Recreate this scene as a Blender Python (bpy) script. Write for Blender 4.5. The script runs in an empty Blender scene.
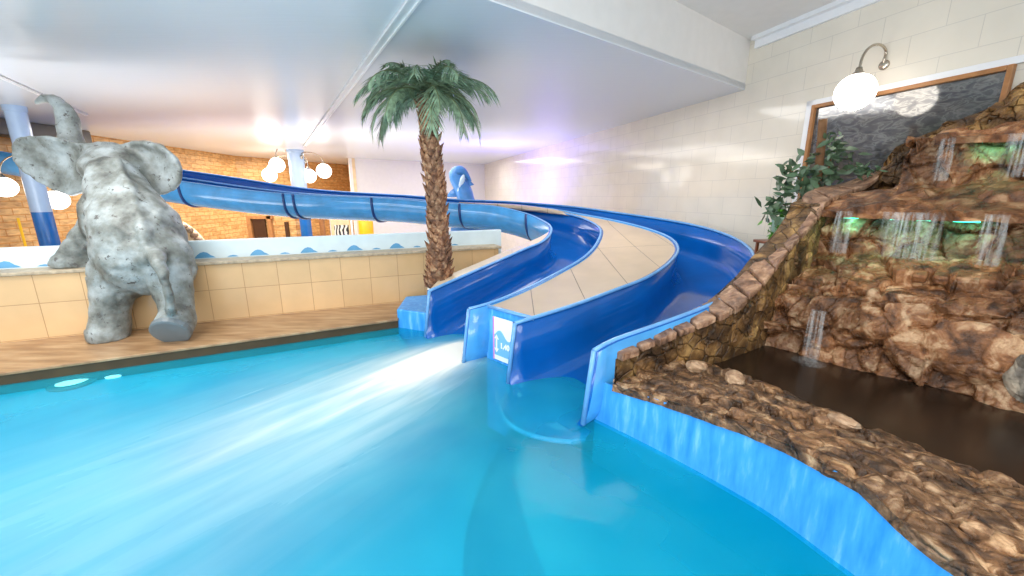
import bpy, bmesh, math, random
from math import sin, cos, pi, atan, atan2, sqrt, hypot, exp
from mathutils import Vector, Matrix, noise
random.seed(7)
sc = bpy.context.scene
COL = sc.collection

# ------------------------------------------------------------------ camera
CAM_H = 1.85
PITCH = atan(93/400.)
cd = bpy.data.cameras.new('camera'); cam = bpy.data.objects.new('camera', cd); COL.objects.link(cam)
cam.location = (0, 0, CAM_H); cam.rotation_euler = (pi/2-PITCH, 0, 0)
cd.sensor_width = 36; cd.lens = 36*400/1024.; cd.clip_start = .05; cd.clip_end = 200
sc.camera = cam

def ray(px, py):
    a = (px-512)/400.; b = (288-py)/400.
    return Vector((a, cos(PITCH)+b*sin(PITCH), -sin(PITCH)+b*cos(PITCH)))
def at(px, py, Y):
    d = ray(px, py); return Vector((0, 0, CAM_H))+d*(Y/d.y)
def onz(px, py, z):
    d = ray(px, py); return Vector((0, 0, CAM_H))+d*((z-CAM_H)/d.z)

# ------------------------------------------------------------------ object helpers
def tag(o, label=None, cat=None, group=None, kind=None):
    if label: o['label'] = label
    if cat: o['category'] = cat
    if group: o['group'] = group
    if kind: o['kind'] = kind
    return o
def link(name, me, mat=None, parent=None, smooth=False):
    o = bpy.data.objects.new(name, me); COL.objects.link(o)
    if mat is not None: me.materials.append(mat)
    if parent is not None: o.parent = parent
    if smooth:
        for p in me.polygons: p.use_smooth = True
    return o
def mesh(name, V, Fc, mat=None, parent=None, smooth=False):
    me = bpy.data.meshes.new(name); me.from_pydata([tuple(v) for v in V], [], Fc); me.update()
    bm = bmesh.new(); bm.from_mesh(me); bmesh.ops.recalc_face_normals(bm, faces=bm.faces); bm.to_mesh(me); bm.free()
    return link(name, me, mat, parent, smooth)
def raw(name, V, Fc, mat=None, parent=None, smooth=False):
    me = bpy.data.meshes.new(name); me.from_pydata([tuple(v) for v in V], [], Fc); me.update()
    return link(name, me, mat, parent, smooth)
def empty(name, loc, rz=0):
    o = bpy.data.objects.new(name, None); COL.objects.link(o); o.location = loc; o.rotation_euler = (0, 0, rz)
    o.empty_display_size = .1
    return o
class MB:
    """collects vertices and faces of one mesh"""
    def __init__(s): s.V = []; s.F = []
    def add(s, V, Fc):
        n = len(s.V); s.V += [Vector(v) for v in V]; s.F += [tuple(i+n for i in f) for f in Fc]
    def box(s, lo, hi):
        x0, y0, z0 = lo; x1, y1, z1 = hi
        s.add([(x0,y0,z0),(x1,y0,z0),(x1,y1,z0),(x0,y1,z0),(x0,y0,z1),(x1,y0,z1),(x1,y1,z1),(x0,y1,z1)],
              [(0,3,2,1),(4,5,6,7),(0,1,5,4),(1,2,6,5),(2,3,7,6),(3,0,4,7)])
    def prism(s, pts, z0, z1):
        n = len(pts)
        s.add([(p[0],p[1],z0) for p in pts]+[(p[0],p[1],z1) for p in pts],
              [tuple(range(n))[::-1], tuple(range(n, 2*n))]+[(i,(i+1)%n,n+(i+1)%n,n+i) for i in range(n)])
    def tube(s, P, R, k=10, cap=True, up=None):
        P = [Vector(p) for p in P]; n = len(P)
        if not isinstance(R, (list, tuple)): R = [R]*n
        V = []; Fc = []; ref = None
        for i in range(n):
            t = (P[min(i+1,n-1)]-P[max(i-1,0)]).normalized()
            if ref is None:
                ref = Vector((0,0,1)) if abs(t.z) < .9 else Vector((1,0,0))
            x = (ref-t*ref.dot(t))
            if x.length < 1e-4: x = t.orthogonal()
            x.normalize(); ref = x; y = t.cross(x)
            for j in range(k):
                a = 2*pi*j/k; V.append(P[i]+(x*cos(a)+y*sin(a))*R[i])
        for i in range(n-1):
            for j in range(k):
                Fc.append((i*k+j, i*k+(j+1)%k, (i+1)*k+(j+1)%k, (i+1)*k+j))
        if cap:
            Fc.append(tuple(range(k))[::-1]); Fc.append(tuple(range((n-1)*k, n*k)))
        s.add(V, Fc)
    def ball(s, c, r, n=16, m=10, M=None):
        if not hasattr(r, '__len__'): r = (r, r, r)
        c = Vector(c); V = []; Fc = []
        for i in range(1, m):
            th = pi*i/m
            for j in range(n):
                ph = 2*pi*j/n
                p = Vector((r[0]*sin(th)*cos(ph), r[1]*sin(th)*sin(ph), r[2]*cos(th)))
                V.append(c+(M @ p if M else p))
        t = len(V); V += [c+(M @ Vector((0,0,r[2])) if M else Vector((0,0,r[2]))), c-(M @ Vector((0,0,r[2])) if M else Vector((0,0,r[2])))]
        for i in range(m-2):
            for j in range(n): Fc.append((i*n+j, (i+1)*n+j, (i+1)*n+(j+1)%n, i*n+(j+1)%n))
        for j in range(n):
            Fc.append((t, j, (j+1)%n)); Fc.append((t+1, (m-2)*n+(j+1)%n, (m-2)*n+j))
        s.add(V, Fc)
    def lathe(s, prof, c=(0,0,0), k=20):
        c = Vector(c); n = len(prof)
        V = [c+Vector((r*cos(2*pi*j/k), r*sin(2*pi*j/k), z)) for r, z in prof for j in range(k)]
        Fc = [(i*k+j, i*k+(j+1)%k, (i+1)*k+(j+1)%k, (i+1)*k+j) for i in range(n-1) for j in range(k)]
        Fc += [tuple(range(k))[::-1], tuple(range((n-1)*k, n*k))]
        s.add(V, Fc)
    def build(s, name, mat=None, parent=None, smooth=False, fix=True):
        return (mesh if fix else raw)(name, s.V, s.F, mat, parent, smooth)
def bevel(o, w, seg=2):
    m = o.modifiers.new('bevel', 'BEVEL'); m.width = w; m.segments = seg; m.limit_method = 'ANGLE'; m.angle_limit = .6
    return o
def cat_rom(P, n):
    """dense smooth curve through P, resampled to n points by arc length"""
    P = [Vector(p) for p in P]; D = []
    for i in range(len(P)-1):
        p0 = P[max(i-1,0)]; p1 = P[i]; p2 = P[i+1]; p3 = P[min(i+2,len(P)-1)]
        for k in range(16):
            t = k/16.
            D.append(.5*((2*p1)+(p2-p0)*t+(2*p0-5*p1+4*p2-p3)*t*t+(3*p1-p0-3*p2+p3)*t**3))
    D.append(P[-1])
    return resample(D, n)
def resample(D, n):
    L = [0]
    for i in range(1, len(D)): L.append(L[-1]+(D[i]-D[i-1]).length)
    out = []; j = 0
    for k in range(n):
        s = L[-1]*k/(n-1)
        while j < len(D)-2 and L[j+1] < s: j += 1
        t = (s-L[j])/max(1e-9, L[j+1]-L[j]); out.append(D[j].lerp(D[j+1], min(1, max(0, t))))
    return out
def fbm(p, o=4): return noise.fractal(Vector(p), 1.0, 2.0, o)

# ------------------------------------------------------------------ materials
def nm(name):
    m = bpy.data.materials.new(name); m.use_nodes = True; nt = m.node_tree
    b = nt.nodes['Principled BSDF']
    return m, nt, b
def nd(nt, t, **k):
    n = nt.nodes.new(t)
    for a, v in k.items():
        if a.startswith('i_'): n.inputs[a[2:].replace('_', ' ')].default_value = v
        else: setattr(n, a, v)
    return n
def c4(c): return (c[0], c[1], c[2], 1)
def srgb(r, g, b):
    f = lambda v: (v/255./12.92) if v/255. <= .04045 else ((v/255.+.055)/1.055)**2.4
    return (f(r), f(g), f(b))
def ramp(nt, src, stops):
    r = nt.nodes.new('ShaderNodeValToRGB'); e = r.color_ramp.elements
    while len(e) < len(stops): e.new(.5)
    for i, (p, c) in enumerate(stops): e[i].position = p; e[i].color = c4(c)
    nt.links.new(src, r.inputs[0]); return r.outputs[0]
def vec(nt, kind='Object', scale=(1,1,1), rot=(0,0,0), loc=(0,0,0)):
    t = nd(nt, 'ShaderNodeTexCoord'); m = nd(nt, 'ShaderNodeMapping')
    m.inputs['Scale'].default_value = scale; m.inputs['Rotation'].default_value = rot; m.inputs['Location'].default_value = loc
    nt.links.new(t.outputs[kind], m.inputs[0]); return m.outputs[0]
def bump(nt, b, h, strength=.3, dist=.02):
    n = nd(nt, 'ShaderNodeBump'); n.inputs['Strength'].default_value = strength; n.inputs['Distance'].default_value = dist
    nt.links.new(h, n.inputs['Height']); nt.links.new(n.outputs[0], b.inputs['Normal']); return n
def math_(nt, op, a, b=None, clamp=False):
    n = nd(nt, 'ShaderNodeMath', operation=op, use_clamp=clamp)
    for i, v in enumerate((a, b)):
        if v is None: continue
        if isinstance(v, (int, float)): n.inputs[i].default_value = v
        else: nt.links.new(v, n.inputs[i])
    return n.outputs[0]
def plain(name, col, rough=.5, spec=.5, metal=0, var=.08, scale=6, bmp=0, coat=0):
    m, nt, b = nm(name)
    b.inputs['Roughness'].default_value = rough; b.inputs['Metallic'].default_value = metal
    b.inputs['Specular IOR Level'].default_value = spec; b.inputs['Coat Weight'].default_value = coat
    t = nd(nt, 'ShaderNodeTexNoise'); t.inputs['Scale'].default_value = scale; t.inputs['Detail'].default_value = 5
    nt.links.new(vec(nt), t.inputs['Vector'])
    lo = tuple(max(0, c*(1-var)) for c in col); hi = tuple(min(1, c*(1+var)) for c in col)
    nt.links.new(ramp(nt, t.outputs['Fac'], [(.3, lo), (.7, hi)]), b.inputs['Base Color'])
    if bmp: bump(nt, b, t.outputs['Fac'], bmp, .01)
    return m
def emit(name, col, strength):
    m, nt, b = nm(name)
    b.inputs['Base Color'].default_value = c4(col); b.inputs['Emission Color'].default_value = c4(col)
    b.inputs['Emission Strength'].default_value = strength; return m
def tiles(name, col, mortar, w, h, axes='XZ', rough=.12, off=(0,0), msize=.006, var=.06, offset=.5, blot=.0, spec=.5):
    m, nt, b = nm(name)
    t = nd(nt, 'ShaderNodeTexCoord'); s = nd(nt, 'ShaderNodeSeparateXYZ'); c = nd(nt, 'ShaderNodeCombineXYZ')
    nt.links.new(t.outputs['Object'], s.inputs[0])
    nt.links.new(math_(nt, 'ADD', s.outputs['XYZ'.index(axes[0])], off[0]), c.inputs[0])
    nt.links.new(math_(nt, 'ADD', s.outputs['XYZ'.index(axes[1])], off[1]), c.inputs[1])
    br = nd(nt, 'ShaderNodeTexBrick'); br.offset = offset
    br.inputs['Scale'].default_value = 1; br.inputs['Brick Width'].default_value = w; br.inputs['Row Height'].default_value = h
    br.inputs['Mortar Size'].default_value = msize; br.inputs['Mortar Smooth'].default_value = .3
    br.inputs['Color1'].default_value = c4(tuple(v*(1-var) for v in col)); br.inputs['Color2'].default_value = c4(tuple(min(1, v*(1+var)) for v in col))
    br.inputs['Mortar'].default_value = c4(mortar)
    nt.links.new(c.outputs[0], br.inputs['Vector'])
    out = br.outputs['Color']
    if blot:
        n = nd(nt, 'ShaderNodeTexNoise'); n.inputs['Scale'].default_value = 2.2; n.inputs['Detail'].default_value = 6
        nt.links.new(t.outputs['Object'], n.inputs['Vector'])
        mx = nd(nt, 'ShaderNodeMix', data_type='RGBA', blend_type='MULTIPLY'); mx.inputs['Factor'].default_value = 1
        nt.links.new(out, mx.inputs[6]); nt.links.new(ramp(nt, n.outputs['Fac'], [(.35, (1-blot,)*3), (.65, (1,1,1))]), mx.inputs[7]); out = mx.outputs[2]
    nt.links.new(out, b.inputs['Base Color'])
    b.inputs['Roughness'].default_value = rough; b.inputs['Specular IOR Level'].default_value = spec
    n2 = nd(nt, 'ShaderNodeTexNoise'); n2.inputs['Scale'].default_value = 1.6; nt.links.new(t.outputs['Object'], n2.inputs['Vector'])
    h_ = math_(nt, 'SUBTRACT', math_(nt, 'MULTIPLY', n2.outputs['Fac'], .6), math_(nt, 'MULTIPLY', br.outputs['Fac'], .35))
    bump(nt, b, h_, .35, .012)
    return m
def rock(name, cols, scale=3.0, rough=.42, bstr=.7, crack=.5, cscale=5.0):
    m, nt, b = nm(name)
    v = vec(nt)
    n1 = nd(nt, 'ShaderNodeTexNoise'); n1.inputs['Scale'].default_value = scale; n1.inputs['Detail'].default_value = 9; n1.inputs['Roughness'].default_value = .62
    n1.inputs['Distortion'].default_value = .6
    nt.links.new(v, n1.inputs['Vector'])
    base = ramp(nt, n1.outputs['Fac'], [(.34, cols[0]), (.45, cols[1]), (.54, cols[2]), (.66, cols[3])])
    # each stone a shade of its own
    n0 = nd(nt, 'ShaderNodeTexNoise'); n0.inputs['Scale'].default_value = 4; n0.inputs['Detail'].default_value = 3; nt.links.new(v, n0.inputs['Vector'])
    mv = nd(nt, 'ShaderNodeMix', data_type='RGBA'); mv.inputs['Factor'].default_value = .12
    nt.links.new(v, mv.inputs[6]); nt.links.new(n0.outputs['Color'], mv.inputs[7])
    vo = nd(nt, 'ShaderNodeTexVoronoi'); vo.inputs['Scale'].default_value = cscale; nt.links.new(mv.outputs[2], vo.inputs['Vector'])
    hs = nd(nt, 'ShaderNodeSeparateColor'); nt.links.new(vo.outputs['Color'], hs.inputs[0])
    mx = nd(nt, 'ShaderNodeMix', data_type='RGBA', blend_type='MULTIPLY'); mx.inputs['Factor'].default_value = .75
    nt.links.new(base, mx.inputs[6]); nt.links.new(ramp(nt, hs.outputs[0], [(.0, (.5,.45,.4)), (.5, (1,.93,.85)), (1., (1.35,1.2,1.0))]), mx.inputs[7])
    vd = nd(nt, 'ShaderNodeTexVoronoi', feature='DISTANCE_TO_EDGE'); vd.inputs['Scale'].default_value = cscale; nt.links.new(mv.outputs[2], vd.inputs['Vector'])
    cr = ramp(nt, vd.outputs['Distance'], [(0.0, (0,0,0)), (.06, (1,1,1))])
    mc = nd(nt, 'ShaderNodeMix', data_type='RGBA', blend_type='MULTIPLY'); mc.inputs['Factor'].default_value = crack
    nt.links.new(mx.outputs[2], mc.inputs[6]); nt.links.new(ramp(nt, vd.outputs['Distance'], [(0., (.35,.3,.26)), (.045, (1,1,1))]), mc.inputs[7])
    nt.links.new(mc.outputs[2], b.inputs['Base Color'])
    n2 = nd(nt, 'ShaderNodeTexNoise'); n2.inputs['Scale'].default_value = 20; n2.inputs['Detail'].default_value = 8; n2.inputs['Roughness'].default_value = .65
    nt.links.new(v, n2.inputs['Vector'])
    hsum = math_(nt, 'ADD', math_(nt, 'MULTIPLY', n2.outputs['Fac'], .7), math_(nt, 'MULTIPLY', cr, .5*crack))
    bump(nt, b, hsum, bstr, .03)
    rr = ramp(nt, n2.outputs['Fac'], [(.35, (rough*.6,)*3), (.65, (min(1, rough*1.5),)*3)])
    nt.links.new(rr, b.inputs['Roughness'])
    b.inputs['Specular IOR Level'].default_value = .5
    return m

M = {}
M['white_tile'] = tiles('white glazed tile', srgb(234,225,210), srgb(214,206,194), .62, .31, 'XZ', .1, (0.1,.05), .004, .012, .5, .06)
M['beige_tile'] = tiles('beige glazed tile', srgb(220,182,134), srgb(186,146,102), .42, .43, 'XZ', .16, (0,-.15), .005, .04, 0, .1)
M['deck'] = None
M['median_tile'] = None
M['white_paint'] = plain('white paint', srgb(236,232,228), .5, .4, 0, .02)
M['pale_trim'] = plain('pale painted trim', srgb(240,240,242), .3, .5, 0, .02)
M['blue_gel'] = plain('blue glass fibre', srgb(8,90,172), .13, .5, 0, .12, 2.5, 0, .15)
M['blue_out'] = plain('faded blue glass fibre', srgb(70,152,214), .2, .6, 0, .16, 3.5, .05, .3)
M['rim'] = plain('light blue rim', srgb(108,166,222), .2, .6, 0, .12, 8)
M['flange'] = plain('dark blue flange', srgb(18,60,120), .3, .5)
M['pool_paint'] = None
M['terrazzo'] = plain('weathered coping', srgb(176,160,136), .45, .4, 0, .25, 18, .1)
M['parapet'] = plain('pale blue parapet paint', srgb(206,222,228), .3, .5, 0, .04)
M['wave_blue'] = plain('painted wave blue', srgb(92,156,200), .4, .4, 0, .1)
M['steel'] = plain('brushed steel', srgb(190,180,165), .25, .5, 1, .05)
M['brass'] = plain('brass', srgb(190,150,95), .3, .5, 1, .08)
M['col_white'] = plain('column white', srgb(176,200,232), .2, .6, 0, .03)
M['col_blue'] = plain('column blue', srgb(32,110,190), .2, .6, 0, .08)
M['globe'] = emit('lit opal globe', (1,.93,.84), 5.0)
M['wood_frame'] = plain('honey wood frame', srgb(176,122,76), .4, .4, 0, .18, 9)
M['dark_door'] = plain('dark brown door', srgb(72,44,28), .4, .4, 0, .15)
M['yellow'] = plain('yellow paint', srgb(246,190,30), .4, .4, 0, .05)
M['plaster'] = plain('pale plaster', srgb(228,200,158), .6, .3, 0, .1, 4, .2)
M['basin'] = None

def mk():
    # deck: sandy brown stone boards
    m, nt, b = nm('sandy deck boards')
    t = nd(nt, 'ShaderNodeTexNoise'); t.inputs['Scale'].default_value = 2.4; t.inputs['Detail'].default_value = 7
    nt.links.new(vec(nt, 'Object', (1, 5, 1)), t.inputs['Vector'])
    nt.links.new(ramp(nt, t.outputs['Fac'], [(.3, srgb(138,102,70)), (.5, srgb(166,130,94)), (.72, srgb(190,158,122))]), b.inputs['Base Color'])
    b.inputs['Roughness'].default_value = .35; bump(nt, b, t.outputs['Fac'], .1, .01); M['deck'] = m
    # median tiles
    M['median_tile'] = tiles('median beige tile', srgb(202,180,154), srgb(118,104,88), .58, 2.6, 'XY', .3, (.15,.4), .006, .03, 0, .12)
    # pool side paint: brushed bright blue
    m, nt, b = nm('brushed blue pool paint')
    t = nd(nt, 'ShaderNodeTexNoise'); t.inputs['Scale'].default_value = 3; t.inputs['Detail'].default_value = 7; t.inputs['Roughness'].default_value = .6
    nt.links.new(vec(nt, 'Object', (5, 5, .8)), t.inputs['Vector'])
    nt.links.new(ramp(nt, t.outputs['Fac'], [(.3, srgb(44,140,226)), (.55, srgb(72,166,240)), (.75, srgb(136,204,248))]), b.inputs['Base Color'])
    b.inputs['Roughness'].default_value = .35; bump(nt, b, t.outputs['Fac'], .15, .01); M['pool_paint'] = m
    # pool shell under water
    M['pool_shell'] = plain('cyan pool shell', srgb(40,170,205), .5, .3, 0, .05, 1.2)
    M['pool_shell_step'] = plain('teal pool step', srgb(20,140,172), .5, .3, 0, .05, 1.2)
    M['riser_shade'] = plain('pool step riser in painted shade', srgb(0,96,140), .5, .3, 0, .05, 1.2)  # dark blue paints in the shading band along the step edge
    # basin water: nearly black brown water
    m, nt, b = nm('dark basin water')
    b.inputs['Base Color'].default_value = c4(srgb(46,33,24)); b.inputs['Roughness'].default_value = .22; b.inputs['Specular IOR Level'].default_value = .25
    t = nd(nt, 'ShaderNodeTexNoise'); t.inputs['Scale'].default_value = 3; nt.links.new(vec(nt), t.inputs['Vector'])
    bump(nt, b, t.outputs['Fac'], .1, .02); M['basin'] = m
    # ceiling: white stretched sheet with faint ribbing
    m, nt, b = nm('glossy white ceiling sheet')
    b.inputs['Base Color'].default_value = c4(srgb(226,230,236)); b.inputs['Roughness'].default_value = .27; b.inputs['Specular IOR Level'].default_value = .4
    t = nd(nt, 'ShaderNodeTexNoise'); t.inputs['Scale'].default_value = 1.5; t.inputs['Detail'].default_value = 4
    nt.links.new(vec(nt, 'Object', (1.2, 14, 1), (0,0,.5)), t.inputs['Vector']); bump(nt, b, t.outputs['Fac'], .25, .006); M['ceiling'] = m
    # ochre brick
    m, nt, b = nm('ochre brick wall')
    tc = nd(nt, 'ShaderNodeTexCoord'); s = nd(nt, 'ShaderNodeSeparateXYZ'); c = nd(nt, 'ShaderNodeCombineXYZ'); nt.links.new(tc.outputs['Object'], s.inputs[0])
    nt.links.new(s.outputs[0], c.inputs[0]); nt.links.new(s.outputs[2], c.inputs[1])
    br = nd(nt, 'ShaderNodeTexBrick'); br.inputs['Scale'].default_value = 1; br.inputs['Brick Width'].default_value = .5; br.inputs['Row Height'].default_value = .17
    br.inputs['Mortar Size'].default_value = .012
    br.inputs['Color1'].default_value = c4(srgb(192,146,92)); br.inputs['Color2'].default_value = c4(srgb(214,172,118)); br.inputs['Mortar'].default_value = c4(srgb(186,124,56))
    nt.links.new(c.outputs[0], br.inputs['Vector'])
    t = nd(nt, 'ShaderNodeTexNoise'); t.inputs['Scale'].default_value = 5; t.inputs['Detail'].default_value = 8; nt.links.new(vec(nt, 'Object', (1,1,3)), t.inputs['Vector'])
    mx = nd(nt, 'ShaderNodeMix', data_type='RGBA', blend_type='MULTIPLY'); mx.inputs['Factor'].default_value = .9
    nt.links.new(br.outputs['Color'], mx.inputs[6]); nt.links.new(ramp(nt, t.outputs['Fac'], [(.3, (.62,.54,.46)), (.5, (1,1,1)), (.7, (1.35,1.35,1.3))]), mx.inputs[7])
    nt.links.new(mx.outputs[2], b.inputs['Base Color']); b.inputs['Roughness'].default_value = .5; M['ochre'] = m
    # rocks
    M['rock'] = rock('wet brown rock', [srgb(48,33,22), srgb(92,66,44), srgb(132,98,68), srgb(198,166,132)], 9, .36, 1., .55, 6.0)
    M['rock_face'] = rock('wet red brown rock', [srgb(62,40,25), srgb(116,78,50), srgb(152,106,70), srgb(206,174,140)], 6.5, .3, 1.1, .45, 3.2)
    M['slab'] = rock('wet slab rock', [srgb(70,44,28), srgb(120,78,50), srgb(154,104,66), srgb(202,160,122)], 6.5, .34, 1., .35, 2.6)
    M['stonewall'] = rock('rubble stone wall', [srgb(46,32,20), srgb(92,66,38), srgb(130,98,58), srgb(188,152,98)], 4., .4, 1., .9, 7.5)
    M['cap'] = rock('flat reddish capping stone', [srgb(92,68,54), srgb(128,97,78), srgb(158,125,102), srgb(198,166,140)], 7, .55, .4, .1, 3)
    M['greystone'] = rock('grey stone', [srgb(84,80,74), srgb(120,114,106), srgb(150,144,134), srgb(190,182,170)], 6, .5, .6, .1, 6)
    M['loose'] = rock('pale loose stone', [srgb(120,92,70), srgb(160,130,104), srgb(186,158,130), srgb(214,190,164)], 6, .5, .6, .1, 6)
    # elephant: grey cement, blotched and flaked
    m, nt, b = nm('weathered grey cement')
    v = vec(nt)
    t = nd(nt, 'ShaderNodeTexNoise'); t.inputs['Scale'].default_value = 3.2; t.inputs['Detail'].default_value = 8; t.inputs['Roughness'].default_value = .6; nt.links.new(v, t.inputs['Vector'])
    base = ramp(nt, t.outputs['Fac'], [(.32, srgb(82,84,80)), (.46, srgb(126,130,126)), (.66, srgb(172,180,182))])
    t2 = nd(nt, 'ShaderNodeTexNoise'); t2.inputs['Scale'].default_value = 11; t2.inputs['Detail'].default_value = 6; t2.inputs['Roughness'].default_value = .7; nt.links.new(v, t2.inputs['Vector'])
    fl = ramp(nt, t2.outputs['Fac'], [(.59, (0,0,0)), (.63, (1,1,1))])
    mx = nd(nt, 'ShaderNodeMix', data_type='RGBA'); nt.links.new(fl, mx.inputs[0]); nt.links.new(base, mx.inputs[6]); mx.inputs[7].default_value = c4(srgb(88,86,84))
    nt.links.new(mx.outputs[2], b.inputs['Base Color']); b.inputs['Roughness'].default_value = .45; b.inputs['Specular IOR Level'].default_value = .4
    bump(nt, b, t2.outputs['Fac'], .5, .02); M['elephant'] = m
    M['sole'] = plain('smooth grey sole', srgb(112,120,124), .4, .4, 0, .06)
    M['trunk'] = rock('palm bark', [srgb(70,46,34), srgb(112,78,58), srgb(146,106,80), srgb(184,146,116)], 9, .7, .6, .1, 9)
    M['scale'] = rock('palm bark scale', [srgb(84,56,42), srgb(128,90,68), srgb(160,120,92), srgb(194,160,128)], 14, .7, .5, .05, 9)
    M['frond'] = plain('grey green frond', srgb(126,150,122), .5, .4, 0, .5, 14)
    M['frond2'] = plain('frond stalk green', srgb(110,122,84), .5, .4, 0, .2, 9)
    M['leaf'] = plain('dark green leaf', srgb(84,108,80), .35, .5, 0, .5, 8)
    M['leaf_bright'] = plain('bright green leaf', srgb(86,150,50), .4, .5, 0, .35, 10)
    M['stem'] = plain('brown stem', srgb(124,88,58), .7, .3, 0, .2, 14)
    M['pot'] = plain('pale green pot', srgb(176,206,182), .25, .5, 0, .08)
    M['stand'] = plain('red brown wood stand', srgb(126,72,44), .4, .4, 0, .2, 10)
    # foil behind the window: wrinkled silvery sheet seen in a mirror-smooth pane
    m, nt, b = nm('wrinkled silver pane')
    b.inputs['Metallic'].default_value = .65; b.inputs['Roughness'].default_value = .09
    t = nd(nt, 'ShaderNodeTexNoise'); t.inputs['Scale'].default_value = 6.5; t.inputs['Detail'].default_value = 8; t.inputs['Distortion'].default_value = .9; nt.links.new(vec(nt, 'Object', (1,1,2.2), (0,.6,0)), t.inputs['Vector'])
    nt.links.new(ramp(nt, t.outputs['Fac'], [(.3, srgb(92,93,96)), (.47, srgb(112,112,113)), (.55, srgb(142,141,139)), (.61, srgb(110,110,110)), (.72, srgb(138,137,136))]), b.inputs['Base Color'])
    bump(nt, b, t.outputs['Fac'], .03, .01); M['foil'] = m
    # dolphin
    M['dolphin'] = plain('blue painted dolphin', srgb(70,130,190), .3, .5, 0, .15, 4)
    M['belly'] = plain('pale dolphin belly', srgb(190,210,225), .3, .5, 0, .05, 4)
    M['sign_white'] = plain('white sign', srgb(240,244,250), .3, .4, 0, .01)
    M['sign_blue'] = plain('sign water blue', srgb(120,186,226), .3, .4, 0, .03)
    M['sign_ink'] = plain('sign white ink', srgb(250,252,255), .3, .4, 0, .01)
    M['sign_pink'] = plain('sign pink edge', srgb(226,140,200), .3, .4, 0, .03)
    M['led'] = emit('green light strip', srgb(40,230,180), 9.0)
    M['poollamp'] = emit('lit pool lamp glass', srgb(226,240,236), 2.5)
    M['poolring'] = plain('pool lamp ring', srgb(110,122,112), .4, .5, 0, .05)
    # falling water: streaky, half clear
    m = bpy.data.materials.new('falling water'); m.use_nodes = True; nt = m.node_tree; nt.nodes.clear()
    out = nd(nt, 'ShaderNodeOutputMaterial'); mixs = nd(nt, 'ShaderNodeMixShader'); tr = nd(nt, 'ShaderNodeBsdfTransparent')
    pb = nd(nt, 'ShaderNodeBsdfPrincipled'); pb.inputs['Base Color'].default_value = (.86,.88,.88,1); pb.inputs['Roughness'].default_value = .7; pb.inputs['Specular IOR Level'].default_value = .05
    t = nd(nt, 'ShaderNodeTexNoise'); t.inputs['Scale'].default_value = 1; t.inputs['Detail'].default_value = 4; nt.links.new(vec(nt, 'Object', (48,48,1.0)), t.inputs['Vector'])
    f = ramp(nt, t.outputs['Fac'], [(.40, (.0,)*3), (.72, (.38,)*3)])
    tg = nd(nt, 'ShaderNodeTexCoord'); sg_ = nd(nt, 'ShaderNodeSeparateXYZ'); nt.links.new(tg.outputs['Generated'], sg_.inputs[0])
    f = math_(nt, 'MULTIPLY', f, math_(nt, 'MULTIPLY', math_(nt, 'MULTIPLY', sg_.outputs[0], 3.4), math_(nt, 'SUBTRACT', 1, sg_.outputs[0])))
    nt.links.new(f, mixs.inputs[0]); nt.links.new(tr.outputs[0], mixs.inputs[1]); nt.links.new(pb.outputs[0], mixs.inputs[2]); nt.links.new(mixs.outputs[0], out.inputs[0])
    M['fall'] = m
    # pool water: tinted, slightly milky, rippled; foam and painted lamp glare where the left lane pours in
    m = bpy.data.materials.new('pool water'); m.use_nodes = True; nt = m.node_tree; nt.nodes.clear()
    out = nd(nt, 'ShaderNodeOutputMaterial'); mixs = nd(nt, 'ShaderNodeMixShader'); tr = nd(nt, 'ShaderNodeBsdfTransparent'); tr.inputs[0].default_value = (.34,.88,.92,1)
    pb = nd(nt, 'ShaderNodeBsdfPrincipled'); pb.inputs['Roughness'].default_value = .14; pb.inputs['Specular IOR Level'].default_value = .35; pb.inputs['IOR'].default_value = 1.33
    ang = atan2(-1.5, -1.1)
    tc = nd(nt, 'ShaderNodeTexCoord'); mp = nd(nt, 'ShaderNodeMapping'); mp.vector_type = 'TEXTURE'
    mp.inputs['Location'].default_value = (-.55, 4.75, 0); mp.inputs['Rotation'].default_value = (0, 0, ang)
    nt.links.new(tc.outputs['Object'], mp.inputs[0])
    s = nd(nt, 'ShaderNodeSeparateXYZ'); nt.links.new(mp.outputs[0], s.inputs[0]); U, W_ = s.outputs[0], s.outputs[1]
    # foam spreads from the lane; painted lamp glare widens and whitens it
    wid = math_(nt, 'ADD', math_(nt, 'MULTIPLY', math_(nt, 'MAXIMUM', U, 0), .33), .2)
    q = math_(nt, 'DIVIDE', W_, wid); g = math_(nt, 'POWER', 2.718, math_(nt, 'MULTIPLY', math_(nt, 'MULTIPLY', q, q), -1.0))
    fall = math_(nt, 'POWER', 2.718, math_(nt, 'MULTIPLY', math_(nt, 'MAXIMUM', U, 0), -.72))
    start = math_(nt, 'SMOOTH_MIN', math_(nt, 'MULTIPLY', math_(nt, 'ADD', U, .25), 2.5, True), 1.0)
    st = nd(nt, 'ShaderNodeTexNoise'); st.inputs['Scale'].default_value = 1; st.inputs['Detail'].default_value = 6; st.inputs['Distortion'].default_value = .6
    m2 = nd(nt, 'ShaderNodeMapping'); m2.inputs['Scale'].default_value = (.6, 4.5, 1); nt.links.new(mp.outputs[0], m2.inputs[0]); nt.links.new(m2.outputs[0], st.inputs['Vector'])
    foam_glare = math_(nt, 'MULTIPLY', math_(nt, 'MULTIPLY', math_(nt, 'MULTIPLY', g, fall), start), math_(nt, 'ADD', math_(nt, 'MULTIPLY', st.outputs['Fac'], 1.9), -.05), True)
    # a wide milky cloud of bubbles round the streaks
    q2 = math_(nt, 'DIVIDE', W_, math_(nt, 'ADD', math_(nt, 'MULTIPLY', math_(nt, 'MAXIMUM', U, 0), .34), .55)); g2 = math_(nt, 'POWER', 2.718, math_(nt, 'MULTIPLY', math_(nt, 'MULTIPLY', q2, q2), -1.0))
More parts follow.
